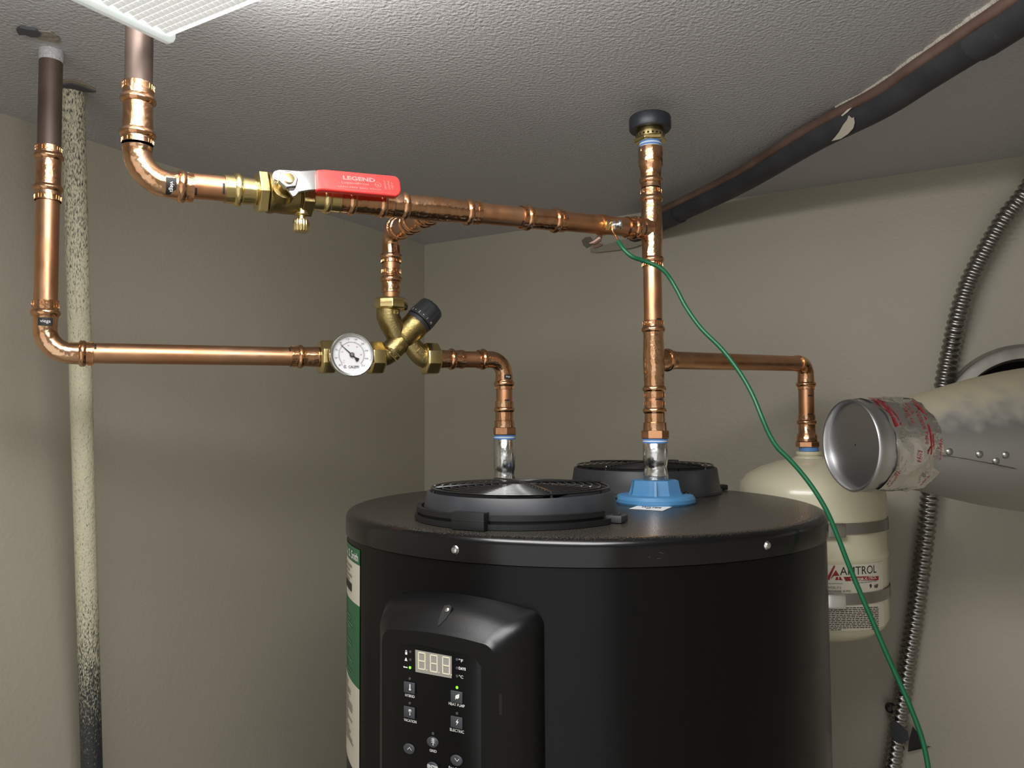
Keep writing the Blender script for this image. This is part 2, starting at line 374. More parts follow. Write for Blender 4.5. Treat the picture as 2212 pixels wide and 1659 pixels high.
# ------------------------------------------------------------------ copper press fittings
PR = .0111; RB = .0121
def tocam(P): return (CAM - P).normalized()
def pipe(par, P, Q, r=PR, m=None, name='pipe', n=32, label=None):
    ax = Q - P; L = ax.length
    return MB().lathe(P, ax, [(0, r), (L, r)], n).build(name, m or M['copper'], par, label=label)
def ring(par, P, ax, rb=RB, m=None, name='press_ring'):
    pf = [(-.0036, rb - .0004), (-.0034, rb + .0006), (-.002, rb + .0018), (0, rb + .0023), (.002, rb + .0018), (.0034, rb + .0006), (.0036, rb - .0004)]
    return MB().lathe(P, ax, pf, 36).build(name, m or M['cufit'], par)
def band(par, P, ax, length=.0065, rb=RB, m=None):       # stamped end collar with raised strokes
    mb = MB(); ax = ax.normalized()
    mb.lathe(P, ax, [(0, rb - .0002), (0, rb + .0004), (length, rb + .0004), (length, rb - .0002)], 32)
    x, y = frame(ax)
    for k in range(26):
        if k % 5 == 4: continue
        t = 2 * math.pi * k / 26; d = x * math.cos(t) + y * math.sin(t); tt = ax.cross(d)
        mb.box(P + ax * length / 2 + d * (rb + .0004), ax * (length * .32), tt * .00035, d * .0003)
    return mb.build('stamped_collar', m or M['cufit'], par)
def marking(par, P, ax, text='viega', r=RB + .0004, L=.012, half=.0042, rot=0, face=None):
    f = face or tocam(P)
    f = Matrix.Rotation(rot, 3, ax) @ f
    cm = cylmap(P, ax, r, f)
    mb = MB().quadgrid(cm, [-half, half], [L * (i / 8 - .5) for i in range(9)])
    cm2 = cylmap(P, ax, r + .00015, f)
    addtext(mb, text, lambda a, b: cm2(b, a), h=half * 1.0, mi=1)
    return mb.build('marking_band', [M['ink'], M['white']], par, fixn=False)
def tick(par, P, ax, rot=0, r=PR + .0002, L=.007, w=.001):     # felt-pen stroke on the tube
    cm = cylmap(P, ax, r, Matrix.Rotation(rot, 3, ax.normalized()) @ tocam(P))
    return MB().quadgrid(cm, [-w, w], [L * (i / 5 - .5) for i in range(6)]).build('pen_mark', M['ink'], par, fixn=False)
def body(P, Q, rb=RB, waist=.0003):
    ax = Q - P; L = ax.length
    return MB().lathe(P, ax, [(0, PR - .0005), (0, rb + .0002), (L * .12, rb + .0002), (L * .2, rb), (L * .45, rb - waist), (L * .55, rb - waist), (L * .8, rb), (L * .88, rb + .0002), (L, rb + .0002), (L, PR - .0005)], 32)
def coupling(par, P, Q, t1, t2, name='press_coupling', m=None, rb=RB, bands=(1, 1)):
    o = body(P, Q, rb).build(name, m or M['cufit'], par); ax = (Q - P).normalized()
    for t in (t1, t2):
        if t: ring(o, P + ax * t, ax, rb, m)
    if bands[0]: band(o, P, ax, min(.0065, t1 - .0045), rb, m)
    if bands[1]: band(o, Q, -ax, min(.0065, (Q - P).length - t2 - .0045) if t2 else .005, rb, m)
    return o
def arcpts(C, a, b, Rb, n=12):
    a = a.normalized(); b = b.normalized(); O = C + a * Rb + b * Rb; pts = []
    for i in range(n + 1):
        t = math.pi / 2 * i / n
        pts.append(O - b * Rb * math.cos(t) - a * Rb * math.sin(t))
    return pts
def elbow(par, C, a, b, Rb=.021, la=.017, lb=.017, name='press_elbow', rb=RB, ringa=.010, ringb=.010, bands=(1, 1)):
    a = a.normalized(); b = b - a * b.dot(a); b.normalize()
    path = [C + a * (Rb + la), C + a * (Rb + la * .5)] + arcpts(C, a, b, Rb, 14) + [C + b * (Rb + lb * .5), C + b * (Rb + lb)]
    rad = [rb + .0002, rb] + [rb - .0006] * 15 + [rb, rb + .0002]
    o = MB().sweep(path, rad, 32).build(name, M['cufit'], par)
    if ringa: ring(o, C + a * (Rb + ringa), a, rb)
    if ringb: ring(o, C + b * (Rb + ringb), b, rb)
    if bands[0]: band(o, C + a * (Rb + la), -a, max(.003, la - ringa - .004), rb)
    if bands[1]: band(o, C + b * (Rb + lb), -b, max(.003, lb - ringb - .004), rb)
    return o
def tee(par, P, Q, rp, T_, bd, bl, bring, name='press_tee', rb=RB):
    ax = (Q - P).normalized(); bd = bd.normalized()
    mb = body(P, Q, rb, -.0009)
    mb.lathe(T_, bd, [(0, rb - .001), (bl * .35, rb + .0012), (bl * .55, rb), (bl, rb), (bl, PR - .0005)], 32)
    o = mb.build(name, M['cufit'], par)
    for X in rp: ring(o, X, ax, rb)
    if bring: ring(o, T_ + bd * bring, bd, rb)
    return o
# planes that hold the two horizontal lines
e1 = V((.883, .469, 0)).normalized(); n1 = V((e1.y, -e1.x, 0)); PL0 = V((-.466, .81, 0))
e2 = V((.8635, .5043, 0)).normalized(); n2 = V((e2.y, -e2.x, 0)); PU0 = V((-.316, .648, 0))
def PLp(px, py): return onp(px, py, PL0, n1)
def PUp(px, py): return onp(px, py, PU0, n2)
UP = V((0, 0, 1))
# ---- mixed-water line at far left
La, Lb = PLp(205, 763), PLp(1040, 777)             # axis of the lower horizontal line
Lax = (Lb - La).normalized()
cL = lx(La, Lb, 96.5)                              # elbow corner
run = thing('copper_pipe_run', cL, 'bright copper pipe run dropping at far left then crossing to the round dial gauge', 'pipe')
topL = V((cL.x, cL.y, ZC))
zc1, zc2 = ly(cL, topL, 435), ly(cL, topL, 318)
cpl = coupling(run, zc2, zc1, (ly(cL, topL, 340) - zc2).length, (ly(cL, topL, 408) - zc2).length)
pz = ly(cL, topL, 126)
pipe(run, zc2 + UP * .0, pz, m=M['cushade'], label='dull copper pipe coloured darker for shade')
o = MB(); L0 = (topL - pz).length
o.lathe(pz, UP, [(-.004, PR + .0002), (0, PR + .0006), (L0, PR + .0006)], 32, rfun=lambda t, z: 1).build('painted_pipe_end', M['ceil'], run, label='pipe end painted with the ceiling')
el = elbow(run, cL, UP, Lax, .024, .030, .021, ringa=.017, ringb=.0105)
marking(el, cL + UP * (.024 + .007), UP, L=.014, half=.0042)
pe = cL + UP * .054
pipe(run, zc1, pe)
pL1 = cL + Lax * .045; pL2 = lx(La, Lb, 627)
pipe(run, pL1, pL2)
tick(run, pL1 + Lax * .0015, Lax, R(-40)); tick(run, pL2 - Lax * .002, Lax, R(-50))
ad = coupling(run, pL2, lx(La, Lb, 687), (lx(La, Lb, 648) - pL2).length, 0, name='press_adapter', bands=(1, 0))
# ---- incoming line above: drop from the ceiling behind the light
Ua, Ub = PUp(296, 390), PUp(1408, 496)
Uax = (Ub - Ua).normalized(); cU = Ua.copy()
run = thing('copper_pipe_run', cU, 'copper pipe run dropping beside the ceiling light into the red-handled valve', 'pipe')
topU = V((cU.x, cU.y, ZC))
za, zb = ly(cU, topU, 182), ly(cU, topU, 312)
coupling(run, za, zb, (ly(cU, topU, 217) - za).length, (ly(cU, topU, 290) - za).length)
pipe(run, za, topU, m=M['cushade'], label='dull copper pipe coloured darker for shade')
el = elbow(run, cU, UP, Uax, .0255, .0035, .019, ringa=0, ringb=.0095, bands=(0, 1))
marking(el, cU + Uax * (.0255 + .000), Uax, L=.016, half=.0042, rot=R(12))
pU1, pU2 = cU + Uax * .0445, lx(Ua, Ub, 484)
pipe(run, pU1, pU2)
tick(run, pU1 + Uax * .001, Uax, R(25)); tick(run, pU2 - Uax * .002, Uax, R(0), L=.01)
# ---- ball valve
def UX(px): return lx(Ua, Ub, px)
vc = UX(622)
bv = thing('ball_valve', vc, 'brass ball valve with long red lever and small drain cap', 'valve')
vb = MB()
P, Q = UX(484), UX(733)
def tt(px): return (UX(px) - P).length
vb.lathe(P, Uax, [(0, PR - .001), (0, RB + .0004), (tt(505), RB + .0004), (tt(520), RB), (tt(553), RB - .0008), (tt(556), .014), (tt(575), .014), (tt(577), .0185), (tt(584), .0188), (tt(592), .0175), (tt(612), .0182), (tt(640), .0178), (tt(644), .0152), (tt(672), .0152), (tt(673), RB), (tt(715), RB), (tt(733), RB + .0003), (tt(733), PR - .001)], 36)
valve_body = vb.build('valve_body', M['brassd'], bv)
se = MB().lathe(P, Uax, [(.0002, RB + .0006), (tt(505), RB + .0006), (tt(520), RB + .0003), (tt(551), RB - .0003)], 32).build('press_end', M['brass'], bv)
ring(se, UX(513), Uax, RB + .0006, M['brass'])
se = MB().lathe(UX(674), Uax, [(0, RB + .0004), ((UX(731) - UX(674)).length, RB + .0006)], 32).build('press_end', M['brass'], bv)
ring(se, UX(703), Uax, RB + .0006, M['brass'])
def hexn(par, P, ax, L, r, m, name='hex_collar', rot=0, ch=.001, n=6):
    mb = MB(); ax = ax.normalized(); x, y = frame(ax); rr = []
    for t, k in ((0, .9), (ch, 1), (L - ch, 1), (L, .9)):
        rr.append([P + ax * t + (x * math.cos(2 * math.pi * i / n + rot) + y * math.sin(2 * math.pi * i / n + rot)) * r * k for i in range(n)])
    return mb.rings(rr).build(name, m, par, sharp=20, bevel=.0004, segs=1)
hexn(bv, UX(553), Uax, (UX(575) - UX(553)).length, .0205, M['brass'], rot=R(10))
hexn(bv, UX(645), Uax, (UX(672) - UX(645)).length, .0192, M['brassd'], rot=R(28))
nh = V((Uax.y, -Uax.x, 0)).normalized()
sd = (nh * .95 + UP * .26).normalized(); sd = (sd - Uax * sd.dot(Uax)).normalized()
S = onp(620, 394, UX(622) + sd * .031, sd)
st = MB().lathe(S - sd * .020, sd, [(0, .011), (.010, .010), (.0105, .0062), (.019, .0062)], 24).build('stem', M['brassd'], bv)
def HP(px, py, l=0): return onp(px, py, S + sd * l, sd)
steel = [(589, 376), (593, 369), (603, 366), (622, 367), (650, 369), (684, 367), (685, 409), (662, 411), (646, 414), (640, 422), (633, 424), (626, 414), (612, 399), (600, 390), (591, 386)]
lv = MB().prism([HP(a, b) for a, b in steel], -sd * .0028).build('lever', M['steel'], bv, bevel=.0007, label='bright steel lever plate')
sleeve = [(683, 366), (700, 365), (712, 366), (853, 379), (861, 383), (865, 392), (867, 410), (864, 419), (856, 423), (712, 410), (698, 409), (684, 410)]
sl = MB().prism([HP(a, b, .0022) for a, b in sleeve], -sd * .0068).build('lever_sleeve', M['red'], lv, bevel=.0018, segs=3, label='red vinyl lever sleeve')
hx = (HP(850, 400) - HP(700, 387)).normalized(); hy = sd.cross(hx)
pw = (HP(860, 400) - HP(700, 387)).length / 160.5
lt = MB()
def hput(s, px, py, wpx=None, hpx=None, rot=0, bold=.0):
    X, Y = (hx, hy) if not rot else (hy, -hx)
    f = planemap(HP(px, py, .0024), X, Y); addtext(lt, s, f, h=hpx * pw if hpx else None, w=wpx * pw if wpx else None, bold=bold)
hput('LEGEND', 776, 386.5, 69, 9.5, bold=.03)
hput('LegendPress', 768, 396.5, 58, 6)
hput('LEAD FREE BALL VALVE', 778, 406, 92, 3.4)
hput('300CWP', 832, 400, 22, 4, rot=1); hput('250PSI', 840, 400.5, 20, 4, rot=1); hput('180°F', 847, 401, 17, 4, rot=1)
hput('UL', 817, 400, 6, 5)
lt.torus(HP(817, 399.5, .0024), sd, 6.2 * pw, .5 * pw, 24, 4)
lt.build('lettering', M['redlet'], lv, fixn=False)
hexn(bv, S, sd, .006, .0093, M['steel'], 'stem_nut', R(15))
MB().lathe(S + sd * .004, sd, [(0, .0048), (.004, .0048), (.0042, .0044)], 20).build('stem_tip', M['brass'], bv)
dcx = ly(UX(650), UX(650) - UP * .1, 456)
dc = MB().lathe(UX(651) - UP * .012, -UP, [(0, .0075), (.006, .0075), (.0062, .0038), (.011, .0038)], 20).build('drain_spout', M['brass'], bv)
dk = MB().lathe(UX(651) - UP * .0225, -UP, [(0, .004), (.0003, .0068), (.002, .0072), (.0105, .0072), (.0115, .0066), (.0115, .002)], 108, rfun=lambda t, z: 1 + (.05 * math.cos(18 * t) if .0005 < z < .0112 else 0)).build('drain_cap', M['brass'], bv, label='knurled brass drain cap', sharp=60)
# ---- main line: valve to riser
run = thing('copper_pipe_run', UX(1010), 'horizontal copper main with tee running from the red-handled valve to the riser', 'pipe')
P = UX(733); coupling(run, P, UX(845), (UX(757) - P).length, (UX(823) - P).length)
TT = UX(940)
ET = PLp(845, 503)                                  # top corner of the branch drop
bd = (ET - TT); bl = .032
te = tee(run, UX(846), UX(1022), [UX(872), UX(1010)], TT, bd, bl, .024)
band(te, UX(1033), -Uax, .005)
MB().lathe(UX(1020), Uax, [(0, RB), ((UX(1033) - UX(1020)).length, RB)], 32).build('tee_socket', M['cufit'], te)
# scratched cross on the tee
tcm = cylmap(UX(945), Uax, RB + .0007, tocam(UX(945)) + UP * .5)
xm = MB()
for a0, b0, a1, b1 in ((-.008, -.004, .006, .004), (-.006, .004, .004, -.003), (0, -.004, .012, .004), (-.012, -.002, -.004, .004), (.004, .004, .013, -.002)):
    dx_, dy_ = a1 - a0, b1 - b0; l_ = math.hypot(dx_, dy_); nx, ny = -dy_ / l_ * .00018, dx_ / l_ * .00018
    pts = lambda t, s_: tcm(a0 + dx_ * t + nx * s_, b0 + dy_ * t + ny * s_)
    xm.quadgrid(pts, [i / 6 for i in range(7)], [-1, 1])
xm.build('scratch_mark', M['copper'], te, fixn=False)
pipe(run, UX(1033), UX(1124)); tick(run, UX(1121), Uax, R(35))
P = UX(1124); coupling(run, P, UX(1216), (UX(1139) - P).length, (UX(1199) - P).length)
pipe(run, UX(1216), UX(1352)); tick(run, UX(1350), Uax, R(20))
P = UX(1352); o = body(P, UX(1384)).build('press_socket', M['cufit'], run); ring(o, UX(1369), Uax); band(o, UX(1352), Uax, .0045)
# ---- branch drop to the mixing valve
run = thing('copper_pipe_run', ET, 'short ringed copper branch dropping behind the main into the top of the mixing valve', 'pipe')
bn = bd.normalized()
ER = .017
el = elbow(run, ET, -UP, -bn, ER, .022, .020, ringa=.014, ringb=.011)
B0 = TT + bn * bl; B1 = ET - bn * (ER + .020)
Lm = (B1 - B0).length
if Lm > .004:
    pipe(run, B0, B1)
    hm = Lm / 2
    coupling(run, B0 + bn * .002, B0 + bn * (hm - .001), .010, hm - .012, bands=(0, 0))
    coupling(run, B0 + bn * (hm + .001), B1 - bn * .001, .010, hm - .012, bands=(0, 0))
def DX(py): return ly(ET, ET - UP * .3, py)
P = ET - UP * (ER + .022)
pipe(run, P, DX(582)); 
P = DX(582); ad = coupling(run, P, DX(632), (DX(604) - P).length, 0, name='press_adapter', bands=(1, 0))
pipe(run, DX(632), DX(645), PR - .0004)
# ---- mixing valve
kA, kB = PLp(846, 757), PLp(936, 661); kax = (kB - kA).normalized()
mv = thing('mixing_valve', PLp(870, 735), 'cast brass mixing valve with three union nuts and black adjusting knob', 'valve')
def KX(px): return lx(kA, kB, px)
mb = MB()
P = KX(868); t_ = lambda px: (KX(px) - P).length
mb.lathe(P, kax, [(-.004, .011), (-.002, .0150), (.002, .0170), (t_(890), .0172), (t_(891), .0177), (t_(899), .0177), (t_(900), .015)], 36)
mb.lathe(KX(838), kax, [(0, .009), (.002, .0132), (.005, .0141), ((KX(869) - KX(838)).length, .0143)], 32)
dn = PLp(838, 668)
mb.sweep([dn, PLp(838.5, 684), PLp(845, 700), PLp(857, 722), PLp(868, 735)], [.0148, .0150, .0148, .0142, .013], 28)
LR = [PLp(880, 733), PLp(893, 750), PLp(903, 762), PLp(912, 770), PLp(921, 774), PLp(930, 775.5)]
mb.sweep(LR, [.012, .0125, .0132, .0137, .014, .014], 28)
LL = [PLp(850, 756), PLp(842, 764), PLp(834, 769), PLp(826, 771), PLp(806, 772)]
mb.sweep(LL, [.0122, .0122, .0122, .0122, .0122], 28)
# web between top neck and barrel
wb = [PLp(852, 690), PLp(872, 706), PLp(862, 716), PLp(848, 704)]
mb.prism([p - n1 * .004 for p in wb], n1 * .008)
fnt = mv
vbody = mb.build('valve_body', M['brassd'], mv, sharp=50)
# raised cast marks
em = MB()
def castmap(px, py, ang, off=.0134):
    P_ = PLp(px, py) + n1 * off; X = Matrix.Rotation(R(ang), 3, -n1) @ Lax; X = (X - n1 * X.dot(n1)).normalized()
    return planemap(P_, X, n1.cross(X) if n1.cross(X).z > 0 else -n1.cross(X))
sgn = -1
def plate(px, py, ang, hw, hh, off):
    X = (Matrix.Rotation(R(ang), 3, n1) @ Lax).normalized(); Y = n1.cross(X); P_ = PLp(px, py) + n1 * off
    return P_, X, Y
for (px, py, ang, hw, hh, off, s) in ((844, 768, -43, .0085, .0035, .0128, 'MIX'), (904, 764, -43, .006, .0042, .0128, 'C'), (847.5, 677, 0, .0022, .0022, .0145, 'C')):
    P_, X, Y = plate(px, py, ang, hw, hh, off)
    f = planemap(P_, X, Y)
    # raised frame and letters
    for (a, b, c_, d_) in ((0, hh, hw, .0004), (0, -hh, hw, .0004), (hw, 0, .0004, hh), (-hw, 0, .0004, hh)):
        em.box(f(a, b), X * c_, Y * d_, n1 * .0012)
    vs, fs = text2d(s, h=hh * 1.25, bold=.02)
    em.add([f(a, b) + n1 * .0011 for a, b in vs], fs)
    em.build('cast_lettering', M['brass'], mv, fixn=False); em = MB()
P_, X, Y = plate(856, 752, -43, 0, 0, .0140)
for rr_ in (.0045, .0028, .001):
    em.torus(P_, n1, rr_, .0005, 4 if rr_ > .002 else 12, 6)
em.build('cast_emblem', M['brass'], mv, fixn=False)
hexn(mv, DX(670), UP, (DX(644.5) - DX(670)).length, .0214, M['brass'], 'union_nut', R(14), .0026, 8)
def LX(px): return lx(La, Lb, px)
hexn(mv, LX(913), Lax, (LX(945) - LX(913)).length, .0214, M['brass'], 'union_nut', R(20), .0026, 8)
hexn(mv, LX(794), Lax, (LX(826) - LX(794)).length, .0214, M['brass'], 'union_nut', R(22), .0026, 8)
hexn(mv, LX(688), Lax, (LX(722) - LX(688)).length, .0214, M['brass'], 'union_nut', R(22), .0026, 8)
MB().lathe(LX(718), Lax, [(0, .015), (.004, .0155), (.018, .016), ((LX(796) - LX(718)).length, .015)], 28).build('gauge_well', M['brassd'], mv)
P = KX(899)
MB().lathe(P, kax, [(0, .016), (0, .0178), (.005, .0178), (.0055, .017), (.0058, .0165)], 40).build('knob_collar', M['knob'], mv)
P = KX(905.5); kl = (KX(934) - P).length
kf = lambda t, z: 1 - (.045 * max(0, math.cos(9 * t)) ** 3 if z > .009 else 0)
kn = MB().lathe(P, kax, [(0, .0165), (.0004, .0185), (.008, .0186), (.0095, .0184), (kl * .8, .0176), (kl * .95, .0168), (kl, .0152), (kl + .0008, .012)], 72, rfun=kf).build('adjusting_knob', M['knob'], mv, sharp=50, label='dark ribbed adjusting knob')
km = MB()
for s, ang in (('3', -62), ('-', -45), ('2', -25), ('-', -5), ('1', 16), ('M', 42)):
    fd = Matrix.Rotation(R(ang), 3, kax) @ (tocam(P))
    cm = cylmap(P + kax * .004, kax, .0189, fd)
    vs, fs = text2d(s, h=.0030 if s != '-' else .0006)
    km.add([cm(b, a) for a, b in vs], fs)
km.build('knob_marks', M['white'], mv, fixn=False)
# ---- temperature gauge
gc = PLp(763, 767.5); gn = (n1 * .93 + V((0, 0, -.02)) + V((0, -1, 0)) * .1).normalized()
gF = onp(761, 766, gc + gn * .040, gn)
gx = V((0, 0, 1)).cross(gn).normalized(); gy = gn.cross(gx)
ga = thing('temperature_gauge', gF, 'round white dial temperature gauge with black needle left of the mixing valve', 'gauge')
GR = .0264
MB().lathe(gF - gn * .010, gn, [(0, GR * .5), (0, GR * .96), (.002, GR), (.0085, GR), (.0105, GR * .985), (.0112, GR * .95), (.0108, GR * .87), (.006, GR * .845), (.006, .001)], 64).build('gauge_case', M['chrome'], ga)
MB().lathe(gF - gn * .026, gn, [(0, .007), (.0165, .007)], 20).build('gauge_stem', M['brassd'], ga)
MB().lathe(gF - gn * .005, gn, [(0, .0001), (.0001, GR * .85), (.0012, GR * .85), (.0014, .0001)], 48).build('dial', M['dial'], ga)
dm = MB(); df = planemap(gF - gn * .0034, gx, gy)
def dpos(t, r): return df(math.cos(t) * r, math.sin(t) * r)
for k in range(46):
    t = R(222 - k * 264 / 45); major = k % 5 == 0
    r0, r1 = .0152, .0172 if major else .0160
    for (ra, rb_, w_, mi_) in ((r0, r1, .00014, 0), (.0132 if k % 9 == 0 else .0140, .0147, .00010, 1)):
        d = V((math.cos(t), math.sin(t))); pn = V((-math.sin(t), math.cos(t)))
        dm.add([df(*(d * ra + pn * w_)), df(*(d * rb_ + pn * w_)), df(*(d * rb_ - pn * w_)), df(*(d * ra - pn * w_))], [(0, 1, 2, 3)], mi_)
dm.rings([[dpos(R(222 - i * 264 / 60), r) for i in range(61)] for r in (.01495, .0152)], 0, caps=False, closed=False)
for k, s in enumerate(('30', '50', '70', '90', '110', '130', '150', '170', '190', '210')):
    t = R(222 - k * 264 / 9); addtext(dm, s, df, h=.0019, dx=math.cos(t) * .0190, dy=math.sin(t) * .0190)
for k, s in enumerate(('0', '20', '40', '60', '80')):
    t = R(218 - k * 54); addtext(dm, s, df, h=.0017, dx=math.cos(t) * .0116, dy=math.sin(t) * .0116, mi=1)
addtext(dm, '°F', df, h=.0016, dx=-.0115, dy=-.0125); addtext(dm, '°C', df, h=.0016, dx=-.0095, dy=-.0100, mi=1)
addtext(dm, 'CALEFFI', df, w=.0125, h=.0032, dx=.0028, dy=-.0145, bold=.02)
dm.rings([[df(-.0077 + math.cos(R(40 + i * 310 / 24)) * r, -.0145 + math.sin(R(40 + i * 310 / 24)) * r) for i in range(25)] for r in (.0013, .0018)], 0, caps=False, closed=False)
dm.add([df(-.0077 + a, -.0145 + b) for a, b in ((-.0005, -.0005), (.0005, -.0005), (.0005, .0005), (-.0005, .0005))], [(0, 1, 2, 3)])
dm.build('dial_marks', [M['ink'], M['pinkink']], ga, fixn=False)
nt_ = R(139); d = gx * math.cos(nt_) + gy * math.sin(nt_); pn = gn.cross(d); c_ = gF - gn * .0020
MB().prism([c_ + d * .0185 + pn * .0002, c_ + d * .0185 - pn * .0002, c_ - pn * .0007, c_ - d * .005 - pn * .0007, c_ - d * .0095 - pn * .0026, c_ - d * .0105, c_ - d * .0095 + pn * .0026, c_ - d * .005 + pn * .0007, c_ + pn * .0007], gn * .0005).build('needle', M['ink'], ga)
MB().lathe(c_, gn, [(0, .0028), (.0012, .0028), (.0014, .0022)], 20).build('needle_hub', M['ink'], ga)
MB().lathe(c_ + gn * .0012, gn, [(0, .002), (.0008, .0019), (.001, .001)], 16).build('hub_cap', M['hub'], ga)
# ---- hot outlet: right nut to the heater
cH = LX(1089)
run = thing('copper_pipe_run', cH, 'short copper run turning down from mixing valve to nipple behind the front fan', 'pipe')
P = LX(945); ad = coupling(run, P, LX(1000), (LX(975) - P).length, 0, name='press_adapter', bands=(0, 1))
el = elbow(run, cH, -UP, -Lax, .021, .019, .019, ringa=.0115, ringb=.0115)
marking(el, cH - UP * .0235, UP, L=.011, half=.003, rot=R(25))
pipe(run, LX(1000), cH - Lax * .040)
cHb = A(1090.5, 1060, cH.y)
def HX(py): return ly(cH, V((cH.x, cH.y, 1)), py)
P = cH - UP * .040; pipe(run, P, HX(867)); tick(run, HX(865), UP, R(20))
P = HX(867)
mb = MB(); ys = [867, 877, 884, 890, 908, 909, 923]; rs = [RB + .0004, RB + .0004, RB, RB, RB, RB + .0014, RB + .0016]
t0 = lambda y: (HX(y) - P).length
ad = mb.lathe(P, -UP, [(0, PR - .0005)] + [(t0(y), r) for y, r in zip(ys, rs)] + [(t0(923), .008)], 32).build('female_adapter', M['cufit'], run)
ring(ad, HX(885), UP)
hexn(run, HX(940), UP, (HX(922.5) - HX(940)).length, .0162, M['cufix'], 'adapter_hex', R(12))
def nipple(P, Q, label, tpx, crimp, thr):
    t = thing('pipe_nipple', Q, label, 'pipe fitting', 'zinc nipples under the copper adapters')
    L = (Q - P).length; r = .0150; ax = (Q - P).normalized()
    pf = [(0, r * .8), (.0005, r * .92), (tpx, r * .95), (tpx + .001, r), (L * crimp - .008, r), (L * crimp - .003, r * .95), (L * crimp, r * .9), (L * crimp + .004, r * .93), (L * crimp + .009, r)]
    z = L * crimp + .010; zz = L - .011
    if zz > z: pf.append((zz, r))
    for k in range(6):
        z0 = L - .011 + k * .0018; pf += [(z0, r * .98), (z0 + .0009, r * 1.03)]
    pf += [(L, r * .98)]
    b = MB().lathe(P, ax, pf, 40, rfun=lambda a, z: 1 - (.035 * max(0, math.cos(14 * a)) if abs(z - L * crimp) < .002 else 0)).build('nipple_body', M['zinc'], t)
    tp = MB()
    for k in range(3):
        tp.lathe(P + ax * (.0002 + k * tpx / 3), ax, [(0, r * .97), (.0002, r * 1.0), (tpx / 3 - .0003, r * 1.0), (tpx / 3 - .0001, r * .97)], 32, mi=k % 2, rfun=lambda a, z: 1 + .012 * math.sin(5 * a + k))
    tp.build('thread_tape', [M['ptfeb'], M['ptfe']], t)
    return t
ZT = A(1418, 1086, .9314).z                                  # top of the heater
nipple(HX(940), V((cH.x, cH.y, ZT)), 'zinc nipple standing behind the front fan grille', .0055, .62, True)
# ---- riser
RT = A(1404.5, 300, .9314); RBt = A(1417, 1050, .9314); rax = (RT - RBt).normalized()
def RY(py): return ly(RT, RBt, py)
run = thing('copper_pipe_run', RY(940), 'tall copper riser with two tees rising from the blue flange to the black cap', 'pipe')
P = RY(320); t0 = lambda y: (RY(y) - P).length
ta = MB().lathe(P, -rax, [(0, .011), (.0002, .0150), (t0(334), .0152), (t0(340), .0148), (t0(358), .0146), (t0(364), .0128), (t0(380), RB), (t0(405), RB), (t0(407), RB + .0003), (t0(408), PR - .0005)], 32).build('male_adapter', M['cufit'], run)
ring(ta, RY(391), rax)
for k in range(6):      # flats at the mouth
    pass
hexn(ta, RY(334), rax, (RY(321) - RY(334)).length, .0158, M['cufix'], 'adapter_hex', R(0), .0018)
X = RY(494.5)
te = tee(run, RY(409), RY(576), [RY(431), RY(562)], X, -Uax, (X - UX(1384)).length, 0)
band(te, RY(409), -rax, .0065); band(te, RY(577), rax, .005)
marking(te, UX(1388), Uax, L=.013, half=.0042, rot=R(5))
pipe(run, RY(577), RY(693)); tick(run, RY(691), rax, R(40))
X2 = RY(777)
Xe = A(1740, 786, 1.14)
ebr = (Xe - X2); ebr.z = 0; ebr.normalize()
ebx = (Xe - X2).normalized()
te2 = tee(run, RY(694), RY(859), [RY(712), RY(840)], X2, ebx, .034, .024)
band(te2, RY(694), -rax, .0055); band(te2, RY(859), rax, .006)
pipe(run, RY(859), RY(868)); tick(run, RY(863), rax, R(30), L=.009)
P = RY(867); t0 = lambda y: (RY(y) - P).length
ad = MB().lathe(P, -rax, [(0, PR - .0005), (0, RB + .0003), (t0(880), RB + .0003), (t0(883), RB), (t0(912), RB), (t0(913), .0138), (t0(930), .0142), (t0(930), .01)], 32).build('female_adapter', M['cufit'], run)
ring(ad, RY(887), rax); band(ad, RY(867), -rax, .0055)
hexn(run, RY(948), rax, (RY(929) - RY(948)).length, .0166, M['cufix'], 'adapter_hex', R(20))
# pen scratches on lower tee
tcm = cylmap(RY(765), rax, RB + .0009, tocam(RY(765)))
xm = MB()
for a0, b0, a1, b1 in ((-.010, -.004, .006, .002), (-.004, .003, .012, -.002), (-.014, .001, .004, -.004), (.002, .004, .014, .001)):
    dx_, dy_ = a1 - a0, b1 - b0; l_ = math.hypot(dx_, dy_); nx, ny = -dy_ / l_ * .00018, dx_ / l_ * .00018
    xm.quadgrid(lambda t, s_: tcm(a0 + dx_ * t + nx * s_, b0 + dy_ * t + ny * s_), [i / 6 for i in range(7)], [-1, 1])
xm.build('scratch_mark', M['copper'], te2, fixn=False)
blueTop = ly(RT, RBt, 1047)
nipple(RY(948), V((RBt.x, RBt.y, ZT + .024)) if False else blueTop, 'zinc nipple rising out of the blue flange', .005, .60, True)
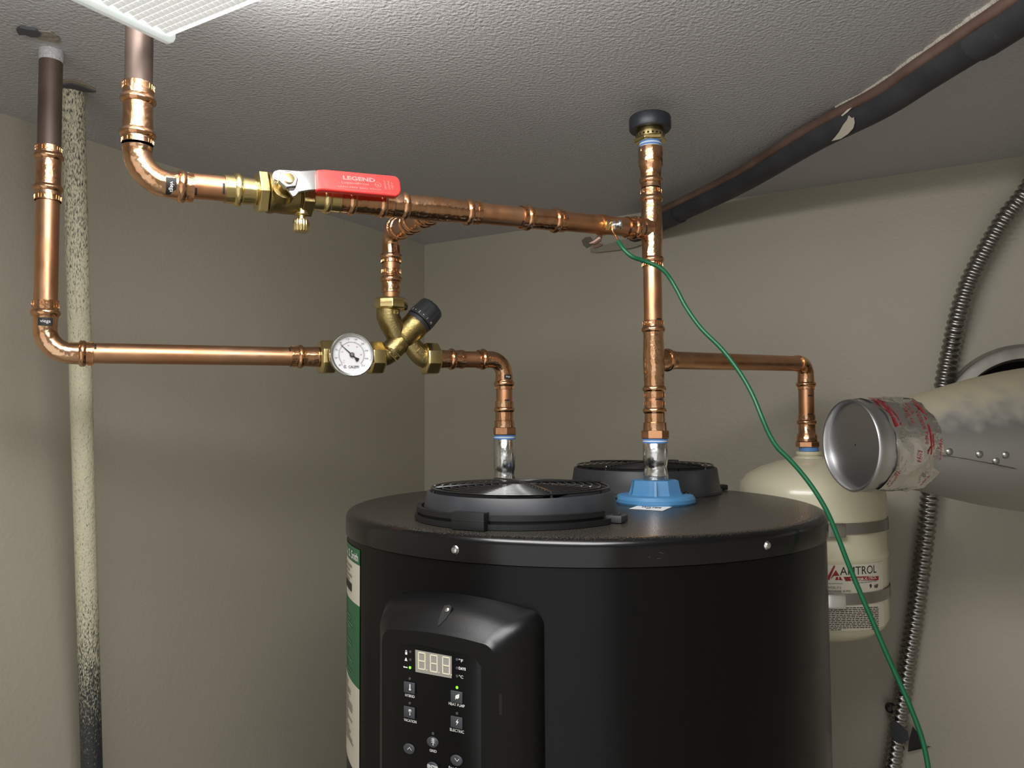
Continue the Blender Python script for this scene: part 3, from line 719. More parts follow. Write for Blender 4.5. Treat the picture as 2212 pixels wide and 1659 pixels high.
# ---- capped relief fitting on the riser
rv = thing('vacuum_relief_valve', RY(308), 'black capped brass relief valve on top of the copper riser', 'valve')
P = RY(321); t0 = lambda y: (P - RY(y)).length
tp = MB()
for k in range(4):
    tp.lathe(P + rax * (.0002 + k * .0019), rax, [(0, .0128), (.0002, .0134), (.0016, .0134), (.0018, .0128)], 32, mi=k % 2)
tp.build('thread_tape', [M['ptfe'], M['ptfeb']], rv)
hexn(rv, RY(308.5), rax, (RY(299) - RY(308.5)).length, .0202, M['brass'], 'hex_collar', R(30), .001)
MB().lathe(RY(299), rax, [(0, .0172), (.004, .0172), (.0042, .0165), (.011, .0162)], 36).build('valve_body', M['brass'], rv)
for k in range(20):
    a = 2 * math.pi * k / 20; x, y = frame(rax); d = x * math.cos(a) + y * math.sin(a)
    MB().box(RY(299) + rax * .0022 + d * .0171, rax * .0011, rax.cross(d) * .0011, d * .0004).build('vent_slot', M['dark'], rv)
P = RY(283)
MB().lathe(P, rax, [(.002, .0166), (0, .0225), (.0004, .0243), (.002, .0254), (.0145, .0256), (.0168, .0248), (.0182, .0225), (.0186, .001)], 56).build('cap', M['blackcap'], rv, label='round black plastic cap')
# ---- branch to the expansion tank
run = thing('copper_pipe_run', Xe, 'copper branch running right from the riser, then down to the cream tank', 'pipe')
P = X2 + ebx * .034
el = elbow(run, Xe, -UP, -ebx, .016, .022, .006, ringa=.0145, ringb=0, bands=(1, 0))
pipe(run, P, Xe - ebx * .021, m=M['copper'])
def EX(py): return ly(Xe, Xe - UP * .3, py)
P = Xe - UP * .038
pipe(run, P, EX(897)); tick(run, EX(855), UP, R(30)); tick(run, EX(895), UP, R(25))
P = EX(897); t0 = lambda y: (EX(y) - P).length
ad = MB().lathe(P, -UP, [(0, PR - .0005), (0, RB + .0003), (t0(906), RB + .0003), (t0(910), RB), (t0(935), RB), (t0(940), .0145), (t0(953), .0148), (t0(954), .01)], 32).build('female_adapter', M['cufit'], run)
ring(ad, EX(912), UP)
hexn(run, EX(966), UP, (EX(953) - EX(966)).length, .0168, M['cufix'], 'adapter_hex', R(0))
# ---- expansion tank
ec = V((Xe.x + .002, Xe.y, 0)); ER_ = .102
zt = lambda y: onp(1745, y, V((0, Xe.y, 0)), V((0, 1, 0))).z
et = thing('expansion_tank', V((ec.x, ec.y, zt(1378))), 'cream expansion tank with red triangle label strapped to the right wall', 'tank')
zN, zD, zS, zB = zt(972), zt(988), zt(1062), zt(1368)
zf = lambda y: oncyl(1840, y, ec, ER_).z
zb0 = zf(1390)
MB().lathe(V((ec.x, ec.y, 0)), UP, [(zb0 - .012, .03), (zb0 - .010, .055), (zb0 - .003, .082), (zb0 + .008, .096), (zb0 + .020, ER_), (zf(1219), ER_), (zf(1215), ER_ + .0016), (zf(1205), ER_ + .0018), (zf(1201), ER_), (zS, ER_), (zS + .014, .0985), (zS + .026, .0885), (zS + .037, .068), (zS + .045, .044), (zS + .049, .024), (zS + .050, .02)], 64).build('tank_body', M['cream'], et, sharp=60)
MB().lathe(V((ec.x, ec.y, 0)), UP, [(zS + .046, .022), (zS + .051, .0205), (zt(984), .0165), (zt(981), .0185), (zt(975), .0185), (zt(974.5), .012)], 32).build('tank_neck', M['cream'], et)
MB().lathe(V((ec.x, ec.y, zt(974.5))), UP, [(0, .012), (.0002, .0136), (EX(966).z - zt(974.5) - .0003, .0136), (EX(966).z - zt(974.5), .012)], 32).build('thread_tape', M['ptfeb'], et)
lab = MB()
def eang(px, py, r=ER_): p = oncyl(px, py, ec, r); return math.atan2(p.y - ec.y, p.x - ec.x), p.z
a0, _ = eang(1757, 1220); a1, _ = eang(1906, 1220); _, zl1 = eang(1850, 1219); _, zl0 = eang(1850, 1362)
lab.quadgrid(lambda a, z: V((ec.x + (ER_ + .0003) * math.cos(a), ec.y + (ER_ + .0003) * math.sin(a), z)), [a0 + (a1 - a0) * i / 24 for i in range(25)], [zl0, zl1], 0)
def eput(s, px, py, wpx, hpx, mi, bold=0):
    a, z = eang(px, py); ra, _ = eang(px + wpx / 2, py); la_, _ = eang(px - wpx / 2, py)
    f = vcylmap(ec, ER_ + .0007, a, z); sc_ = 1.13 / F
    addtext(lab, s, f, h=hpx * sc_, w=abs(ra - la_) * ER_, mi=mi, bold=bold)
def equad(pts, mi):
    vs = []
    for px, py in pts:
        a, z = eang(px, py); vs.append(V((ec.x + (ER_ + .0006) * math.cos(a), ec.y + (ER_ + .0006) * math.sin(a), z)))
    lab.add(vs, [tuple(range(len(vs)))], mi)
eput('AMTROL', 1858, 1232, 76, 16, 1)
for i in range(6):
    equad([(1822 + i * 12.5 + (4 if i == 0 else 0) * 0, 1246 - i * .3), (1834.5 + i * 12.5, 1245.7 - i * .3), (1834.5 + i * 12.5, 1255 - i * .4), (1822 + i * 12.5 + (4 if i == 0 else 0), 1255.4 - i * .4)], 2)
eput('THERM-X-TROL', 1867, 1250, 56, 6, 0, .02)
equad([(1786, 1248), (1801, 1221), (1804, 1223), (1791, 1253), (1786, 1253)], 2)
equad([(1792, 1253), (1805, 1231), (1813, 1243.5), (1801, 1244)], 2); equad([(1804, 1253), (1806, 1246), (1810, 1246), (1811, 1253)], 2); equad([(1812, 1253), (1813, 1245), (1815, 1246), (1820, 1253.5)], 2)
eput('www.amtrol.com', 1803, 1260, 34, 2.6, 1); eput('HOT WATER EXPANSION TANK', 1870, 1257.5, 52, 2.6, 1)
eput('MODEL ST-5', 1802, 1269, 30, 4, 1); eput('PRECHARGE: 40 PSIG', 1812, 1277, 52, 4, 1)
eput('9', 1880, 1266, 5, 8, 1, .05); eput('NSF', 1892, 1266, 8, 7, 1, .05)
for k in range(13):          # rows of small print
    y = 1313 + k * 3.9; x = 1787.0
    while x < 1896:
        w_ = random.uniform(4, 11); w_ = min(w_, 1897 - x)
        if k == 12 and 1810 < x < 1878: x += w_; continue
        equad([(x, y - (x - 1787) * .02), (x + w_, y - (x + w_ - 1787) * .02), (x + w_, y + 1.8 - (x + w_ - 1787) * .02), (x, y + 1.8 - (x - 1787) * .02)], 1); x += w_ + 1.6
lab.build('product_label', [M['labelw'], M['ink'], M['redink']], et, fixn=False)
for py, lb_ in ((1142, 'steel band clamp around the upper part of the cream tank'), (1294, 'steel band clamp across the label of the cream tank')):
    z = zf(py) ; s = thing('band_clamp', V((ec.x, ec.y, z)), lb_, 'clamp', 'band clamps holding the cream tank')
    hb = .0075
    MB().lathe(V((ec.x, ec.y, z)), UP, [(-hb, ER_ + .0009), (-hb, ER_ + .0017), (hb, ER_ + .0017), (hb, ER_ + .0009)], 64, loop=True, caps=False).build('band', M['flex'], s)
    a, zz = eang(1800, py + 2, ER_ + .004); c_ = V((ec.x + (ER_ + .006) * math.cos(a), ec.y + (ER_ + .006) * math.sin(a), z - .001))
    rd = V((math.cos(a), math.sin(a), 0)); tg = V((-math.sin(a), math.cos(a), 0))
    MB().box(c_, tg * .015, rd * .004, UP * .0095).build('worm_housing', M['steel'] if py > 1200 else M['flex'], s, bevel=.002)
    MB().lathe(c_ - tg * .023, tg, [(0, .004), (.0005, .0055), (.006, .0055), (.0065, .003)], 8).build('worm_screw', M['steel'], s)
    # back ends reach the wall plate
bk = C0 + (ec - C0) - nR * 0
dw = (C0 - ec).dot(nR)
wp = V((ec.x, ec.y, 0)) + nR * (dw - .002)
br = thing('tank_bracket', V((wp.x, wp.y, zt(1218))), 'grey steel channel bracket between the cream tank and the right wall', 'bracket')
MB().box(V((wp.x, wp.y, zt(1218))) - nR * ((dw - ER_) / 2 - .002), v * .055, nR * ((dw - ER_) / 2 - .004), UP * .09).build('bracket_plate', M['galv'], br, bevel=.002)

# ------------------------------------------------------------------ water heater
HR = .2775; hc = V((.0819, .9358, 0))
zs = oncyl(1266, 1219, hc, HR).z
wh = thing('water_heater', V((hc.x, hc.y, 0)), 'tall black cylindrical water heater with two round fans and a control panel', 'water heater')
MB().lathe(V((hc.x, hc.y, 0)), UP, [(.0, HR - .02), (.0, HR - .002), (zs - .004, HR - .002), (zs - .004, HR - .02)], 128).build('tank_body', M['tankblk'], wh)
MB().lathe(V((hc.x, hc.y, 0)), UP, [(zs - .003, HR - .004), (zs - .003, HR - .0002), (zs - .002, HR), (ZT - .008, HR), (ZT - .0045, HR - .001), (ZT - .0018, HR - .0035), (ZT - .0004, HR - .0075), (ZT, HR - .012), (ZT, .002)], 160).build('top_cap', M['captop'], wh, sharp=60)
# screws on the cap
for px, py in ((983, 1188), (1657, 1178)):
    p = oncyl(px, py, hc, HR); d = V((p.x - hc.x, p.y - hc.y, 0)).normalized()
    MB().lathe(p - d * .001, d, [(0, .0040), (.001, .0040), (.0016, .0033), (.003, .0027), (.0036, .0012)], 16).build('cap_screw', M['zinc'], wh)
def fan(px, py, zc, br_, label, k_=1.0, rimh=.0278):
    pass
    c = A(px, py, zc); c = V((c.x, c.y, ZT))
    fo = MB()
    fo.lathe(c, UP, [(.0005, .099), (.0005, .1005), (.004, .1005), (.005, .0985), (.014, .0973), (rimh - .001, .0945), (rimh, .0938), (rimh, .0915), (rimh - .002, .0905), (.006, .090), (.006, .088)], 96, caps=False)
    if k_ != 1: fo.v = [V((c.x + (p.x - c.x) * k_, c.y + (p.y - c.y) * k_, p.z)) for p in fo.v]
    h = fo.build('fan_housing', M['fan'], wh, label=label)
    MB().lathe(c + UP * .006, UP, [(0, .09 * k_), (.0008, .09 * k_), (.0008, .001)], 48).build('fan_floor', M['inner'], h)
    z0 = rimh - .001
    dome = lambda r: z0 + .0045 + .003 * (1 - (r / .09) ** 2)
    for k in range(9):
        r = (.0225 + k * .0084) * k_
        MB().torus(c + UP * dome(r), UP, r, .00115, 72, 6).build('grille_ring', M['wire'], h)
    for k in range(4):
        t = R(18 + 45 * 0 + 90 * k + br_); d = V((math.cos(t), math.sin(t), 0))
        rs_ = [.0, .03, .06, .08, .0885]; pts = [c + d * r * k_ + UP * (dome(r) + .0012) for r in rs_] + [c + d * .0898 * k_ + UP * (z0 + .001), c + d * .0905 * k_ + UP * .018]
        MB().sweep(pts, .0014, 8).build('grille_spoke', M['wire'], h)
    MB().lathe(c + UP * (dome(0) - .002), UP, [(-.001, .0208), (0, .0208), (.001, .020), (.001, .001)], 32).build('grille_hub', M['hub'] if br_ == 0 else M['wire'], h)
    # fan blades below the grille
    bl_ = MB()
    for k in range(7):
        t = 2 * math.pi * k / 7; d = V((math.cos(t), math.sin(t), 0)); tg = V((-d.y, d.x, 0))
        bl_.prism([c + d * .02 + tg * .008 + UP * .008, c + d * .08 + tg * .022 + UP * .008, c + d * .08 - tg * .012 + UP * .018, c + d * .02 - tg * .006 + UP * .018], UP * .001)
    bl_.lathe(c + UP * .007, UP, [(0, .024), (.014, .024), (.014, .001)], 24)
    bl_.build('fan_blades', M['fand'], h)
    return h, c
f1, c1 = fan(1123.5, 1040, .812, 0, 'charcoal front fan housing with black wire grille', 1.03)
f2, c2 = fan(1392, 1003, 1.079, 30, 'charcoal rear fan housing behind the blue flange', 1.04, .0338)
# dark double track and bracket around the front fan
def arcband(c, r0, r1, z0, z1, a0, a1, m, par, name):
    K = 40; rr = []
    for i in range(K + 1):
        a = a0 + (a1 - a0) * i / K; d = V((math.cos(a), math.sin(a), 0))
        rr.append([c + d * r0 + UP * z0, c + d * r1 + UP * z0, c + d * r1 + UP * z1, c + d * r0 + UP * z1])
    return MB().rings(rr).build(name, m, par)
arcband(c1, .1032, .1080, .0085, .0135, R(172), R(318), M['fand'], f1, 'track_rail')
arcband(c1, .1032, .1100, .0005, .0055, R(175), R(322), M['fand'], f1, 'track_rail')
arcband(c1, .1025, .1055, .0055, .0085, R(174), R(319), M['inner'], f1, 'track_gap')
kz = onZ(1000, 1140, ZT + .004); kd = V((kz.x - c1.x, kz.y - c1.y, 0)).normalized(); kt = V((-kd.y, kd.x, 0))
if kt.x < 0: kt = -kt
MB().box(c1 + kd * .1110 + UP * .0085, kt * .0168, kd * .0055, UP * .008).box(c1 + kd * .1115 + UP * .0092, kt * .0170, kd * .0054, UP * .0002, 0).build('track_bracket', M['fand'], f1, bevel=.0008)
kz = onZ(1303, 1118, ZT + .004); kd = V((kz.x - c1.x, kz.y - c1.y, 0)).normalized(); kt = V((-kd.y, kd.x, 0))
ear = MB().box(c1 + kd * .107 + UP * .004, kt * .0085, kd * .010, UP * .0035).build('mounting_ear', M['fan'], f1, bevel=.001)
MB().lathe(c1 + kd * .109 + UP * .0076, UP, [(0, .004), (.0006, .004), (.0006, .001)], 16).build('ear_hole', M['inner'], f1)
kz = onZ(1560, 1052, ZT + .004); kd = V((kz.x - c2.x, kz.y - c2.y, 0)).normalized(); kt = V((-kd.y, kd.x, 0))
MB().box(c2 + kd * .106 + UP * .004, kt * .008, kd * .012, UP * .0035).build('mounting_ear', M['fand'], f2, bevel=.001)
for px, py, c_, f_ in ((1322, 1069, c1, f1), (1545, 1024, c2, f2)):
    q_ = onp(px, py, c_, V((0, 1, 0))); d = V((q_.x - c_.x, q_.y - c_.y, 0)).normalized()
    MB().lathe(c_ + d * .0985 + UP * .019, d, [(0, .003), (.003, .0026), (.0035, .001)], 10).build('side_peg', M['fan'], f_)
for px, py in ((1318, 1128), (1538, 1068)):
    p = onZ(px, py, ZT); MB().lathe(p, UP, [(0, .0042), (.0012, .004), (.0022, .002)], 14).build('top_screw', M['wire'], wh)
# blue flange
fb = V((RBt.x - .001, RBt.y, ZT))
fl = MB().lathe(fb, UP, [(0, .044), (.0, .0465), (.002, .0475), (.006, .0472), (.0095, .0450), (.0102, .042), (.0102, .014)], 72)
def oct_(r, z, k): return [fb + V((math.cos(R(22.5 + 45 * i)) * r * (1.18 if k else 1), math.sin(R(22.5 + 45 * i)) * r, z)) for i in range(8)]
fl.rings([oct_(.0275, .010, 1), oct_(.0262, .013, 1), oct_(.0240, .0268, 1), oct_(.0236, .0274, 1), oct_(.014, .0274, 0)])
for k in range(4):
    t = R(-100 + 90 * k); d = V((math.cos(t), math.sin(t), 0)); tg = V((-d.y, d.x, 0))
    fl.prism([fb + d * .0245 - tg * .0014 + UP * .010, fb + d * .0315 - tg * .0014 + UP * .010, fb + d * .0262 - tg * .0014 + UP * .0272, fb + d * .022 - tg * .0014 + UP * .0272], tg * .0028)
flange = fl.build('pipe_flange', M['blue'], wh, sharp=25, label='light blue plastic pipe flange')
for px, py in ((1375.5, 1069), (1482.5, 1066)):
    p = onZ(px, py, ZT + .0102); MB().lathe(p, UP, [(0, .0045), (.0012, .0044), (.0024, .003), (.0027, .001)], 16).build('flange_screw', M['wire'], flange)
# white paper sticker lying by the flange
S4 = [onZ(px, py, ZT + .0004) for px, py in ((1359, 1099), (1432, 1103.5), (1452, 1095), (1381, 1091.5))]
sx = (S4[1] - S4[0]).normalized(); sy = UP.cross(sx)
cS = (S4[0] + S4[1] + S4[2] + S4[3]) / 4
wS, hS = (S4[1] - S4[0]).length, (S4[3] - S4[0]).length
sk = MB().prism(S4, UP * .0002)
sy2 = (S4[3] - S4[0]).normalized()
fS = lambda a, b: cS + sx * a + sy2 * b + UP * .0004
addtext(sk, 'WATER', fS, h=hS * .28, w=wS * .62, mi=1, dy=hS * .08, bold=.02); addtext(sk, 'IN', fS, h=hS * .2, w=wS * .12, mi=1, dy=-hS * .25, bold=.02)
sk.build('inlet_sticker', [M['white'], M['ink']], wh, fixn=False)
# energy label wrapped round the left of the tank
def hang(px, py): p = oncyl(px, py, hc, HR - .002); return math.atan2(p.y - hc.y, p.x - hc.x), p.z
aR, _ = hang(778, 1300)
zz_ = lambda y: hang(777, y)[1]
HRl = HR - .0015
def hcyl(a, z, l=0): return V((hc.x + (HRl + l) * math.cos(aR + a / HRl), hc.y + (HRl + l) * math.sin(aR + a / HRl), z))
LW = -.26
lb = MB(); us = [LW + (0 - LW) * i / 60 for i in range(61)]
for (ya, yb, mi) in ((1188, 1222, 1), (1222, 1310, 0), (1310, 1490, 1), (1490, 1680, 0)):
    lb.quadgrid(hcyl, us, [zz_(yb), zz_(ya)], mi)
fz = lambda a, b: hcyl(a, b, .0006)
hw = .0115
addtext(lb, 'A. O. Smith', lambda a, b: fz(-.034 + a, zz_(1206) + b), h=.0085, w=.060, mi=2, bold=.01)
def bar(a0, a1, z, h, mi): lb.quadgrid(fz, [a0 + (a1 - a0) * i / 24 for i in range(25)], [z - h, z], mi)
for k, y in enumerate((1232, 1243, 1254, 1264)):
    bar(-.22, -.030 - .012 * (k % 2), zz_(y), .0022, 4)
bar(-.075, -.030, zz_(1272), .0085, 3)
for y in range(1322, 1475, 8):
    bar(-.24 + random.random() * .01, -.022 - random.random() * .045, zz_(y), .0016, 5)
for y in range(1500, 1640, 7):
    bar(-.24, -.020 - random.random() * .035, zz_(y), .0015, 4)
lb.build('energy_label', [M['labelw'], M['labelg'], M['white'], M['ink'], M['grey'], mat('label_green_print', (96, 142, 110), .5)], wh, fixn=False, label='green and white printed label')
# scuffs on the cap front
sm = MB()
for k in range(26):
    px = random.gauss(1440, 55); py = random.gauss(1186, 12); p = oncyl(px, py, hc, HR + .0002); a = math.atan2(p.y - hc.y, p.x - hc.x)
    l_ = random.uniform(.0006, .0035); an = random.uniform(-.6, .6)
    f = lambda s_, w_: V((hc.x + (HR + .0002) * math.cos(a + s_ * math.cos(an) / HR), hc.y + (HR + .0002) * math.sin(a + s_ * math.cos(an) / HR), p.z + s_ * math.sin(an) + w_))
    if zs + .003 < p.z < ZT - .012: sm.quadgrid(f, [-l_, l_], [-.00013, .00013])
sm.build('scuff_marks', M['scratch'], wh, fixn=False)
# ---- control panel
th = R(28.5); pn_ = V((-math.sin(th), -math.cos(th), 0)); pt = V((math.cos(th), -math.sin(th), 0)); pc = hc.copy()
def edge_eq(px):                    # a*q + b*w = c for a panel point at depth q, half width w seen in column px
    n = ray(px, 1400).cross(ray(px, 1600)); return n.dot(pn_), n.dot(pt), -n.dot(V((pc.x, pc.y, CAM.z)) - CAM)
a1_, b1_, c1_ = edge_eq(1065); a2_, b2_, c2_ = edge_eq(826)
det = a1_ * (-b2_) - b1_ * a2_
qF = (c1_ * (-b2_) - b1_ * c2_) / det; wF = (a1_ * c2_ - a2_ * c1_) / det
def base_w(px, sg):
    a_, b_, c_ = edge_eq(px); lo, hi = .04, .11
    g = lambda w: a_ * math.sqrt(HR * HR - w * w) + b_ * sg * w - c_
    for _ in range(50):
        m_ = (lo + hi) / 2
        if g(lo) * g(m_) <= 0: hi = m_
        else: lo = m_
    return lo
wR_, wL_ = base_w(1170, 1), base_w(850, -1)
PF = V((pc.x, pc.y, CAM.z)) + pn_ * qF
zFr, zFl = onp(1052, 1394, PF, pn_).z, onp(840, 1363, PF, pn_).z
zF_ = (zFr + zFl) / 2 + .0012
zB_ = oncyl(1140, 1316, hc, HR).z; zM_ = oncyl(985, 1282, hc, HR).z
def outline(wl, wr, top, cr, arch, bot, rad):
    pts = [(-wl, bot), (-wl, bot + .05)]
    for i in range(7):
        t = math.pi - math.pi / 2 * i / 6; pts.append((-wl + cr + cr * math.cos(t), top - cr + cr * math.sin(t)))
    for i in range(1, 10):
        f_ = i / 10; pts.append((-wl + cr + (wl + wr - 2 * cr) * f_, top + arch * (1 - (2 * f_ - 1) ** 2)))
    for i in range(7):
        t = math.pi / 2 - math.pi / 2 * i / 6; pts.append((wr - cr + cr * math.cos(t), top - cr + cr * math.sin(t)))
    pts += [(wr, bot + .05), (wr, bot)]
    return [V((pc.x, pc.y, z)) + pt * x + pn_ * (math.sqrt((HR - .004) ** 2 - x * x) if rad is None else rad) for x, z in pts]
H0 = CAM.z
bot = H0 - .46
am = max(.002, zM_ - zB_)
def lerp(a, b, t): return a + (b - a) * t
db = math.sqrt(HR * HR - .055 ** 2)
loops = [outline(wL_, wR_, zB_, .014, am, bot, None),
         outline(wL_ - .001, wR_ - .001, zB_ - .002, .014, am * .95, bot + .001, lerp(db, qF, .25)),
         outline(lerp(wL_, wF, .5), lerp(wR_, wF, .5), lerp(zB_, zF_, .45), .013, am * .7, bot + .006, lerp(db, qF, .72)),
         outline(lerp(wL_, wF, .86), lerp(wR_, wF, .86), lerp(zB_, zF_, .85), .012, am * .42, bot + .010, qF - .0040),
         outline(lerp(wL_, wF, .95), lerp(wR_, wF, .95), lerp(zB_, zF_, .95), .0115, am * .36, bot + .011, qF - .0012),
         outline(wF, wF, zF_, .011, am * .3, bot + .013, qF)]
cpn = MB().rings(loops).build('control_panel', M['panel'], wh, sharp=30)
def PP(px, py, l=0): return onp(px, py, V((pc.x, pc.y, 0)) + pn_ * (qF + l), pn_)
pX, pY = pt, UP
# membrane keypad
kp = [PP(*p) for p in ((846, 1700), (852, 1410), (862, 1392), (900, 1392), (1000, 1413), (1028, 1424), (1040, 1440), (1040, 1760))]
MB().prism(kp, pn_ * .0003).build('keypad', M['keypad'], cpn, bevel=.0001)
def pmap(px, py, l): P_ = PP(px, py, l); return lambda a, b: P_ + pX * a + pY * b
pxm = (PP(1000, 1500) - PP(900, 1500)).length / 100      # metres per pixel on the panel
def rect(mb, c, hw, hh, l, th_, mi=0, cr=0): mb.box(c(0, 0) + pn_ * (l + th_ / 2), pX * hw, pY * hh, pn_ * (th_ / 2), mi)
dsp = MB().prism([PP(a, b, .0003) for a, b in ((897.5, 1403.5), (976, 1418), (976, 1465), (898, 1451))], pn_ * .0004).build('display', M['disp'], cpn)
dg = MB()
for (cx_, cy_) in ((911, 1428), (937, 1433.5), (963.5, 1438)):
    f = pmap(cx_, cy_, .0008); w2, h2, s2 = .0034, .0068, .00045
    for (a, b, c_, d_) in ((0, h2, w2, s2), (0, 0, w2, s2), (0, -h2, w2, s2), (-w2, h2 / 2, s2, h2 / 2), (w2, h2 / 2, s2, h2 / 2), (-w2, -h2 / 2, s2, h2 / 2), (w2, -h2 / 2, s2, h2 / 2), (w2 * 1.55, -h2, s2, s2)):
        dg.box(f(a, b), pX * c_, pY * d_, pn_ * .00012)
dg.build('display_digits', M['digit'], cpn)
def led(px, py, on):
    MB().lathe(PP(px, py, .0002), pn_, [(0, .0012), (.0004, .0012), (.0006, .0008)], 14).build('indicator_light', M['led_on'] if on else M['led_off'], cpn, label='lit green indicator' if on else None)
for px, py, on in ((886.5, 1408, 0), (886.5, 1425, 0), (886, 1442, 1), (987.5, 1424.5, 0), (987.5, 1443, 0), (987.5, 1460.5, 0), (885.5, 1466, 0), (987.5, 1485, 1), (885.5, 1519, 0), (987.5, 1541, 0), (935.5, 1584.5, 0)):
    led(px, py, on)
ic = MB()
def ip(px, py, pts, l=.0022, sc_=None):
    f = pmap(px, py, l); ic.add([f(a * .001, b * .001) for a, b in pts], [tuple(range(len(pts)))])
def it(s, px, py, wpx, h, bold=.01, l=.0006): addtext(ic, s, pmap(px, py, l), h=h, w=wpx * pxm, bold=bold)
# lock, warning triangle, wrench beside the lights
ip(877.5, 1410, [(-1.1, -1.6), (1.1, -1.6), (1.1, .6), (-1.1, .6)], .0006)
ip(877.5, 1410, [(-.9, .6), (-.9, 1.7), (-.4, 2.2), (.4, 2.2), (.9, 1.7), (.9, .6), (.5, .6), (.5, 1.5), (.2, 1.8), (-.2, 1.8), (-.5, 1.5), (-.5, .6)], .0006)
ip(877, 1424.5, [(-1.6, -1.3), (1.6, -1.3), (.3, 1.5), (-.3, 1.5)], .0006)
ip(876, 1441, [(-2.2, -.4), (-1.6, -.9), (-1.0, -.5), (2.2, -.6), (2.2, .4), (-1.0, .3), (-1.6, .7), (-2.2, .5)], .0006)
it('°F', 995.5, 1427, 9, .0026); it('DAYS', 998.5, 1444.5, 14.5, .0024, .03); it('°C', 996, 1462, 9, .0026)
it('HYBRID', 885.5, 1503, 21, .0024); it('HEAT PUMP', 986.5, 1522.5, 33, .0024); it('VACATION', 886, 1557, 28, .0024); it('ELECTRIC', 987, 1578.5, 29, .0024)
it('GRID', 935.5, 1622, 15, .0022); it('For Filter', 985, 1661, 30, .002)
def button(px, py, kind):
    mb = MB()
    if kind == 'sq':
        P_ = PP(px, py, .0003); mb.box(P_ + pn_ * .0007, pX * .00575, pY * .00475, pn_ * .0007)
        return mb.build('button', M['button'], cpn, bevel=.0006)
    P_ = PP(px, py, .0003); rr = []
    for t, k in ((0, 1), (.0009, 1), (.0014, .93), (.0015, .85)):
        rr.append([P_ + pn_ * t + pX * math.cos(2 * math.pi * i / 28) * .0058 * k + pY * math.sin(2 * math.pi * i / 28) * .0043 * k for i in range(28)])
    return mb.rings(rr).build('button', M['button'], cpn)
for px, py, k in ((885.5, 1485, 'sq'), (885.5, 1538, 'sq'), (987.5, 1505, 'sq'), (987.5, 1560, 'sq'), (935.5, 1602.5, 'o'), (884.5, 1617, 'o'), (987, 1642, 'o'), (935, 1657, 'o')):
    button(px, py, k)
ip(885.5, 1485, [(-.7, -2.6), (.7, -2.6), (1.1, -2.1), (1.0, -1.5), (.55, -1.1), (.55, 2.6), (0, 3.1), (-.55, 2.6), (-.55, -1.1), (-1.0, -1.5), (-1.1, -2.1)])
for ang in (200, 160, 125, 90, 55, 20, -20):      # palm leaves
    t = R(ang); d = V((math.cos(t), math.sin(t))); n_ = V((-d.y, d.x)); L_ = 2.1
    b0 = V((0, 1.2)); ip(885.5, 1538, [tuple(b0), tuple(b0 + d * L_ * .5 + n_ * .45), tuple(b0 + d * L_ + V((0, -.7))), tuple(b0 + d * L_ * .5 - n_ * .1)])
ip(885.5, 1538, [(-.45, -2.9), (.35, -2.9), (.3, 1.2), (-.2, 1.2)])
ip(987.5, 1505, [(-2.1, -2.4), (-1.6, -2.6), (-1.2, -1.6), (.4, -1.9), (1.9, -.6), (2.2, 2.6), (.2, 1.7), (-1.4, .9), (-1.9, -.6), (-1.7, -1.4)])
ip(987.5, 1560, [(-1.0, -3.0), (1.6, .6), (.3, .6), (1.0, 3.0), (-1.5, -.3), (-.1, -.3)])
ip(935.5, 1602.5, [(-.4, -3.0), (.4, -3.0), (.35, 3.0), (-.35, 3.0)])
for yy in (2.5, 1.2, -.2):
    ip(935.5, 1602.5, [(-2.0, yy - .9), (-.3, yy), (.3, yy), (2.0, yy - .9), (2.0, yy - .5), (.3, yy + .45), (-.3, yy + .45), (-2.0, yy - .5)])
ip(884.5, 1617, [(-2.4, -1.2), (0, 1.3), (2.4, -1.2), (2.0, -1.4), (0, .75), (-2.0, -1.4)], .0024); ip(987, 1642, [(-2.4, 1.2), (0, -1.3), (2.4, 1.2), (2.0, 1.4), (0, -.75), (-2.0, 1.4)], .0024)
it('ENTER', 935, 1657, 23, .0028, .03, .0024)
ic.build('panel_lettering', M['white'], cpn, fixn=False)
# screw pocket in the sloping top of the panel and slot in its right side
spc = V((pc.x, pc.y, lerp(zB_, zF_, .45) + am * .6)) + pn_ * lerp(db, qF, .72)
nn = ((loops[3][13] - loops[2][13]).normalized()).cross(pt); nn = (nn if nn.z > 0 else -nn).normalized()
sp = onp(966, 1326, spc, nn)
wv = [(-.0045, .0085), (0, .0105), (.003, .008), (.003, .002), (.0005, -.006), (-.003, -.013), (-.0055, -.016), (-.006, -.010), (-.0055, .001)]
ax2 = nn.cross(pt).normalized(); ax2 = ax2 if ax2.z > 0 else -ax2
MB().prism([sp + pt * a + ax2 * b * .75 + nn * .0009 for a, b in wv], -nn * .004).build('screw_pocket', M['inner'], cpn)
MB().lathe(sp + pt * -.0005 + ax2 * .003 + nn * .0006, nn, [(0, .0022), (.001, .002), (.0014, .001)], 12).build('pocket_screw', M['zinc'], cpn)
sE = loops[2][-2]; sF = loops[3][-2]; tdir = (sE - sF).normalized()
sl_c = onp(1081, 1521, sE, tdir.cross(UP)); so = tdir.cross(UP).normalized(); so = so if so.dot(pt) > 0 else -so
MB().box(sl_c + so * .0001, tdir * .0013, UP * .0085, so * .0004).build('side_slot', M['inner'], cpn)

# ------------------------------------------------------------------ half-painted steel pipe at left
gT = onZ(157, 196, ZC); gB = A(202, 1780, 1.045)
gp = thing('steel_pipe', gB, 'straight steel pipe with peeling cream paint beside the left copper pipe', 'pipe')
gdir = (gB - gT).normalized(); gE = gT + gdir * ((gT.z - .0) / -gdir.z)
ctr = ly(gT, gB, 850)
MB().lathe(gT, gdir, [(0, .0128), ((gE - gT).length, .0128)], 32).build('pipe_tube', M['peel'], gp, origin=ctr)
